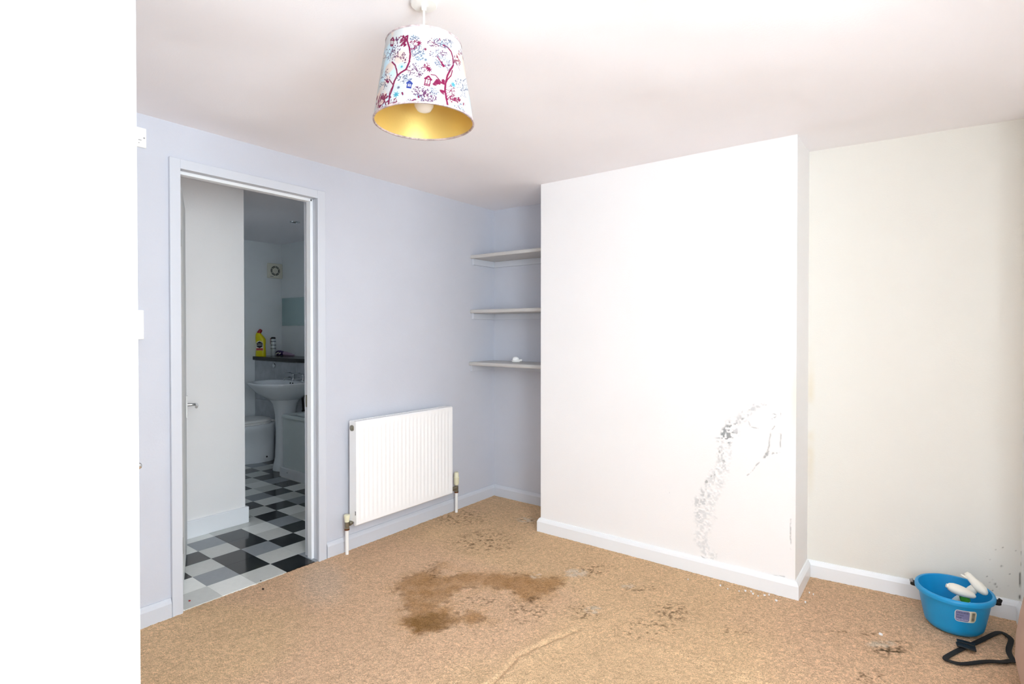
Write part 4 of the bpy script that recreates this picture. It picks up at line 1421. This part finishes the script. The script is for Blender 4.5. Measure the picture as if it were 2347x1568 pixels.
bm = bmesh.new()
prof = [(0, 0.004), (0.085, 0.004), (0.096, 0.006), (brad(0.02), 0.02)] + [(brad(z), z) for z in np.linspace(0.035, KH, 7)]
inner = [(brad(z) - 0.003, z) for z in np.linspace(KH, 0.03, 7)] + [(0.09, 0.010), (0, 0.009)]
lathe(bm, prof + inner, 56, loc=(KX, KY, 0), sx=0.95, sy=1.05)
bb = part('body', bm, M['bucket_blue'], bu, smooth=60)
bm = bmesh.new()
rm = brad(KH)
lathe(bm, [(rm - 0.004, KH - 0.002), (rm - 0.003, KH + 0.004), (rm + 0.003, KH + 0.006), (rm + 0.009, KH + 0.003), (rm + 0.011, KH - 0.004), (rm + 0.0105, KH - 0.014), (rm + 0.008, KH - 0.014), (rm + 0.006, KH - 0.004)], 56, loc=(KX, KY, 0), sx=0.95, sy=1.05, close=True)
part('rim', bm, M['bucket_blue'], bu, smooth=50)
va = math.atan2(-KY, -KX)                       # direction towards the camera
for s, cm in ((1, 'grey_plastic'), (-1, 'black_plastic')):
    a = va + s * math.radians(-92)
    c, sn = math.cos(a), math.sin(a)
    bm = bmesh.new()
    p = Vector((KX + (rm + 0.006) * 0.95 * c, KY + (rm + 0.006) * 1.05 * sn, KH - 0.018))
    tube(bm, [p, p + Vector((c, sn, 0)) * 0.014, p + Vector((c, sn, 0)) * 0.020], [0.013, 0.012, 0.009], 14)
    lg = part('handle_lug', bm, M['black_plastic'], bu, smooth=50)
    bm = bmesh.new()
    tube(bm, [p + Vector((c, sn, 0)) * 0.010 + Vector((0, 0, 0.010)), p + Vector((c, sn, 0)) * 0.021 + Vector((0, 0, 0.006))], [0.011, 0.009], 12)
    sub('lug_cap', bm, M[cm], lg, bu, smooth=50)
bm = bmesh.new()
pts = []
for k in range(25):
    a = va + math.radians(92 + 176 * k / 24)
    r = rm + 0.022
    pts.append((KX + r * 0.95 * math.cos(a), KY + r * 1.03 * math.sin(a), KH - 0.02 - 0.03 * math.sin(math.pi * k / 24)))
tube(bm, pts, 0.0028, 8)
part('bail', bm, M['black_plastic'], bu, smooth=60)


def on_bucket(ang, z, off):
    r = brad(z) + off
    return Vector((KX + r * 0.95 * math.cos(ang), KY + r * 1.05 * math.sin(ang), z))


def bucket_patch(a0, a1, z0, z1, off, rad, name, m, parent):
    """rounded rectangle of paper wrapped on the bucket"""
    n, k = 22, 12
    am, zm = (a0 + a1) / 2, (z0 + z1) / 2
    w, h_ = (a1 - a0) / 2 * 0.128, (z1 - z0) / 2
    bm = bmesh.new()
    G = []
    for i in range(n + 1):
        u = -w + 2 * w * i / n
        lim = h_ if abs(u) <= w - rad else h_ - rad + math.sqrt(max(0, rad ** 2 - (abs(u) - w + rad) ** 2))
        G.append([bm.verts.new(on_bucket(am + u / 0.128, zm + lim * (2 * j / k - 1), off)) for j in range(k + 1)])
    for i in range(n):
        for j in range(k):
            bm.faces.new((G[i][j], G[i + 1][j], G[i + 1][j + 1], G[i][j + 1]))
    o = finish(name, bm, m, None, smooth=180)
    o.parent = parent
    if parent is bu:
        o.matrix_parent_inverse = Matrix.Translation(bu.location).inverted()
    return o


A0, A1 = va + 0.02, va + 0.64
pl = bucket_patch(A0, A1, 0.080, 0.132, 0.0012, 0.012, 'label', M['label_white'], bu)
bucket_patch(A0 + 0.02, A0 + 0.41, 0.0825, 0.1295, 0.0018, 0.008, 'lilac_field', M['label_lilac'], pl)
bucket_patch(A0 + 0.44, A1 - 0.02, 0.0825, 0.1295, 0.0018, 0.008, 'barcode_field', M['label_cream'], pl)
for body, size, v0 in (('LAKELAND', 0.0085, 0.1185), ('10 litre', 0.0085, 0.1070), ('Large', 0.0085, 0.0975), ('Mop Bucket', 0.0085, 0.0880)):
    text_mesh(body, size, lambda u, v, v0=v0: on_bucket(A0 + 0.045 + u / 0.128, v0 + v, 0.0024), M['ink_black'] if v0 > 0.09 else M['ink_pale'], 'lettering', pl, bu)
bm = bmesh.new()
k = 0.0
rb_ = random.Random(3)
z = 0.088
while z < 0.124:
    h_ = rb_.choice((0.0008, 0.0014, 0.002))
    vs = [bm.verts.new(on_bucket(A0 + 0.475 + da, zz, 0.0024)) for da, zz in ((0.0, z), (0.09, z), (0.09, z + h_), (0.0, z + h_))]
    bm.faces.new(vs)
    z += h_ + rb_.choice((0.0008, 0.0014))
sub('barcode', bm, M['ink_black'], pl, bu)


def spray(name, label, base, neck, tip, tail, radii, green, trig_dir):
    """trigger spray bottle: body in the bucket, head drawn from nozzle tip to tail"""
    base, neck, tip, tail = Vector(base), Vector(neck), Vector(tip), Vector(tail)
    s = empty(name, base, label, 'spray bottle', 'spray bottles in the bucket')
    bm = bmesh.new()
    ax = neck - base
    tube(bm, [base, base + ax * 0.03, base + ax * 0.55, base + ax * 0.78, base + ax * 0.90, neck], [0.026, 0.030, 0.030, 0.024, 0.013, 0.012], 20, flat=0.75)
    part('bottle', bm, M['bottle_clear'], s, smooth=50)
    d = tail - tip
    mid = tip + d * 0.55
    bm = bmesh.new()
    tube(bm, [tip, tip + d * 0.04, tip + d * 0.18, tip + d * 0.35, tip + d * 0.55, tip + d * 0.78, tip + d * 0.94, tail], radii, 18, flat=0.8)
    hd = part('spray_head', bm, M['bottle_white'], s, smooth=70)
    bm = bmesh.new()
    tube(bm, [neck, neck.lerp(mid, 0.35), mid], [0.018, 0.018, 0.014], 18)
    sub('collar', bm, M['green_plastic'] if green else M['bottle_white'], hd, s, smooth=50)
    bm = bmesh.new()
    td = Vector(trig_dir)
    p = tip + d * 0.30
    tube(bm, [p, p + td * 0.4 - d * 0.04, p + td * 0.8 - d * 0.10, p + td - d * 0.16], [0.009, 0.008, 0.0075, 0.005], 12, flat=0.7)
    sub('trigger', bm, M['bottle_white'], hd, s, smooth=60)
    bm = bmesh.new()
    tube(bm, [tip - d * 0.05, tip + d * 0.03], [radii[0] * 0.85, radii[0] * 0.95], 8)
    sub('nozzle', bm, M['bottle_white'], hd, s, smooth=30)
    return s


a = on_y(2172, 1343, 3.03)
b = on_y(2236, 1368, 3.05)
spray('spray_bottle', 'white trigger spray bottle lying low in the bucket, green collar showing', (KX + 0.075, KY + 0.01, 0.035), tuple((a * 0.40 + b * 0.60) + np.array([0.004, 0.01, -0.036])), a, b, [0.010, 0.018, 0.025, 0.0275, 0.026, 0.020, 0.013, 0.006], True, (0.050, 0.0, -0.026))
a = on_y(2216, 1316, 3.14)
b = on_y(2262, 1364, 3.10)
spray('spray_bottle', 'white trigger spray bottle with its head tilted up above the bucket rim', (KX - 0.02, KY + 0.055, 0.035), tuple((a * 0.42 + b * 0.58) + np.array([-0.030, 0.0, -0.036])), a, b, [0.0125, 0.0155, 0.0165, 0.0195, 0.0245, 0.0225, 0.014, 0.005], False, (-0.030, -0.004, 0.004))

# ------------------------------------------------------------------ black strap on the carpet
def ribbon(bm, pts, w, z, th=0.003):
    pts = [Vector((p[0], p[1], 0)) for p in pts]
    # smooth the path
    for _ in range(2):
        q = [pts[0]]
        for a_, b_ in zip(pts, pts[1:]):
            q += [a_.lerp(b_, 0.25), a_.lerp(b_, 0.75)]
        q.append(pts[-1])
        pts = q
    rows = []
    for i, p in enumerate(pts):
        d = (pts[min(i + 1, len(pts) - 1)] - pts[max(i - 1, 0)]).normalized()
        n = Vector((-d.y, d.x, 0)) * (w[i * (len(w) - 1) // max(1, len(pts) - 1)] / 2 if hasattr(w, '__len__') else w / 2)
        rows.append([bm.verts.new(p + n + Vector((0, 0, z))), bm.verts.new(p - n + Vector((0, 0, z))), bm.verts.new(p - n + Vector((0, 0, z + th))), bm.verts.new(p + n + Vector((0, 0, z + th)))])
    for A, B in zip(rows, rows[1:]):
        for k in range(4):
            bm.faces.new((A[k], A[(k + 1) % 4], B[(k + 1) % 4], B[k]))
    bm.faces.new(rows[0][::-1])
    bm.faces.new(rows[-1])


def zs_(pts):
    return [on_z(2140 + x / 11.338, 1440 + y / 11.338)[:2] for x, y in pts]


sp0 = zs_([(850, 530), (700, 580), (420, 730), (290, 810), (330, 870), (600, 950), (800, 970), (1100, 930), (1450, 890), (1800, 920), (2000, 880), (2120, 900)])
st = empty('strap', (sp0[3][0], sp0[3][1], 0), 'flat black strap with clip lying looped on the carpet before the blue bucket', 'strap')
bm = bmesh.new()
ribbon(bm, sp0, 0.019, 0.004)
part('webbing', bm, M['black_web'], st)
bm = bmesh.new()
ribbon(bm, zs_([(820, 520), (1100, 420), (1400, 270), (1600, 170), (1720, 140), (1860, 190), (2020, 320), (2000, 420), (1930, 620), (2010, 800), (2080, 900)]), 0.019, 0.005)
part('webbing', bm, M['black_web'], st)
bm = bmesh.new()
for pts, w in (([(600, 390), (800, 440), (1080, 520)], 0.024), ([(590, 490), (760, 530), (900, 580), (1100, 630)], 0.034)):
    ribbon(bm, zs_(pts), w, 0.009, 0.006)
part('clip', bm, M['black_plastic'], st, bevel=0.002)

# ------------------------------------------------------------------ beige fabric bag at the right edge
bg_ = empty('fabric_bag', (0.46, 2.60, 0), 'pinkish beige fabric bag standing on the carpet near the pier', 'bag')


def rr3(ins, z):
    return rrect(0.262 + ins, 0.70 - ins, 2.36 + ins, 2.80 - ins, 0.07, z, 8)


part('body', loft([rr3(0.045, 0.0), rr3(0.030, 0.010), rr3(0.004, 0.045), rr3(-0.004, 0.09), rr3(-0.002, 0.18), rr3(0.008, 0.27), rr3(0.020, 0.35), rr3(0.045, 0.40), rr3(0.09, 0.42)]), M['bag_fabric'], bg_, smooth=60)
bm = bmesh.new()
box(bm, 0.36, 0.60, 2.575, 2.585, 0.419, 0.424)
part('zip', bm, M['grey_plastic'], bg_)
bm = bmesh.new()
tube(bm, [(0.48 - 0.09 * math.cos(math.pi * k / 16), 2.50 + 0.03 * math.sin(math.pi * k / 16), 0.405 + 0.075 * math.sin(math.pi * k / 16)) for k in range(17)], 0.011, 10, flat=0.45)
part('carry_handle', bm, M['bag_fabric'], bg_, smooth=60)

# ------------------------------------------------------------------ bits on the carpet
rf = random.Random(21)


def chip(px, py, size, m, name, label, cat, group=None):
    p = on_z(px, py)
    bm = bmesh.new()
    n = 6
    top = [bm.verts.new((p[0] + size * rf.uniform(0.6, 1.1) * math.cos(6.283 * k / n), p[1] + size * rf.uniform(0.5, 0.9) * math.sin(6.283 * k / n), 0.0025 + rf.uniform(0, 0.002))) for k in range(n)]
    bot = [bm.verts.new((v.co.x, v.co.y, -0.004)) for v in top]
    bm.faces.new(top)
    bm.faces.new(bot[::-1])
    for k in range(n):
        bm.faces.new((top[k], bot[k], bot[(k + 1) % n], top[(k + 1) % n]))
    return tag(finish(name, bm, m), label, cat, group)


for px, py, s in ((1651, 1342, 0.006), (1708, 1354, 0.005), (1722, 1356, 0.005), (1726, 1361, 0.004), (1738, 1366, 0.004), (1752, 1364, 0.005), (1763, 1363, 0.004), (1779, 1376, 0.006), (1846, 1380, 0.005), (1668, 1350, 0.003), (1694, 1355, 0.003), (1577, 1328, 0.003), (1855, 1358, 0.003), (1864, 1362, 0.003)):
    chip(px, py, s, M['flake_white'], 'paint_flake', 'tiny white paint flake on the carpet below the chimney breast skirting', 'paint flake', 'paint flakes below the chimney breast')
chip(2018, 1454, 0.009, M['flake_white'], 'paint_flake', 'white chip lying on the dark scuffed patch of carpet near the bucket', 'paint flake')
chip(603, 1350, 0.006, M['crumb_dark'], 'crumb', 'dark crumb on the carpet just outside the bathroom doorway', 'crumb')
chip(598, 1332, 0.004, M['crumb_dark'], 'crumb', 'smaller dark crumb right beside the bathroom threshold', 'crumb')
chip(434, 1378, 0.006, M['crumb_red'], 'crumb', 'red speck at the edge of the tiled bathroom floor', 'crumb')
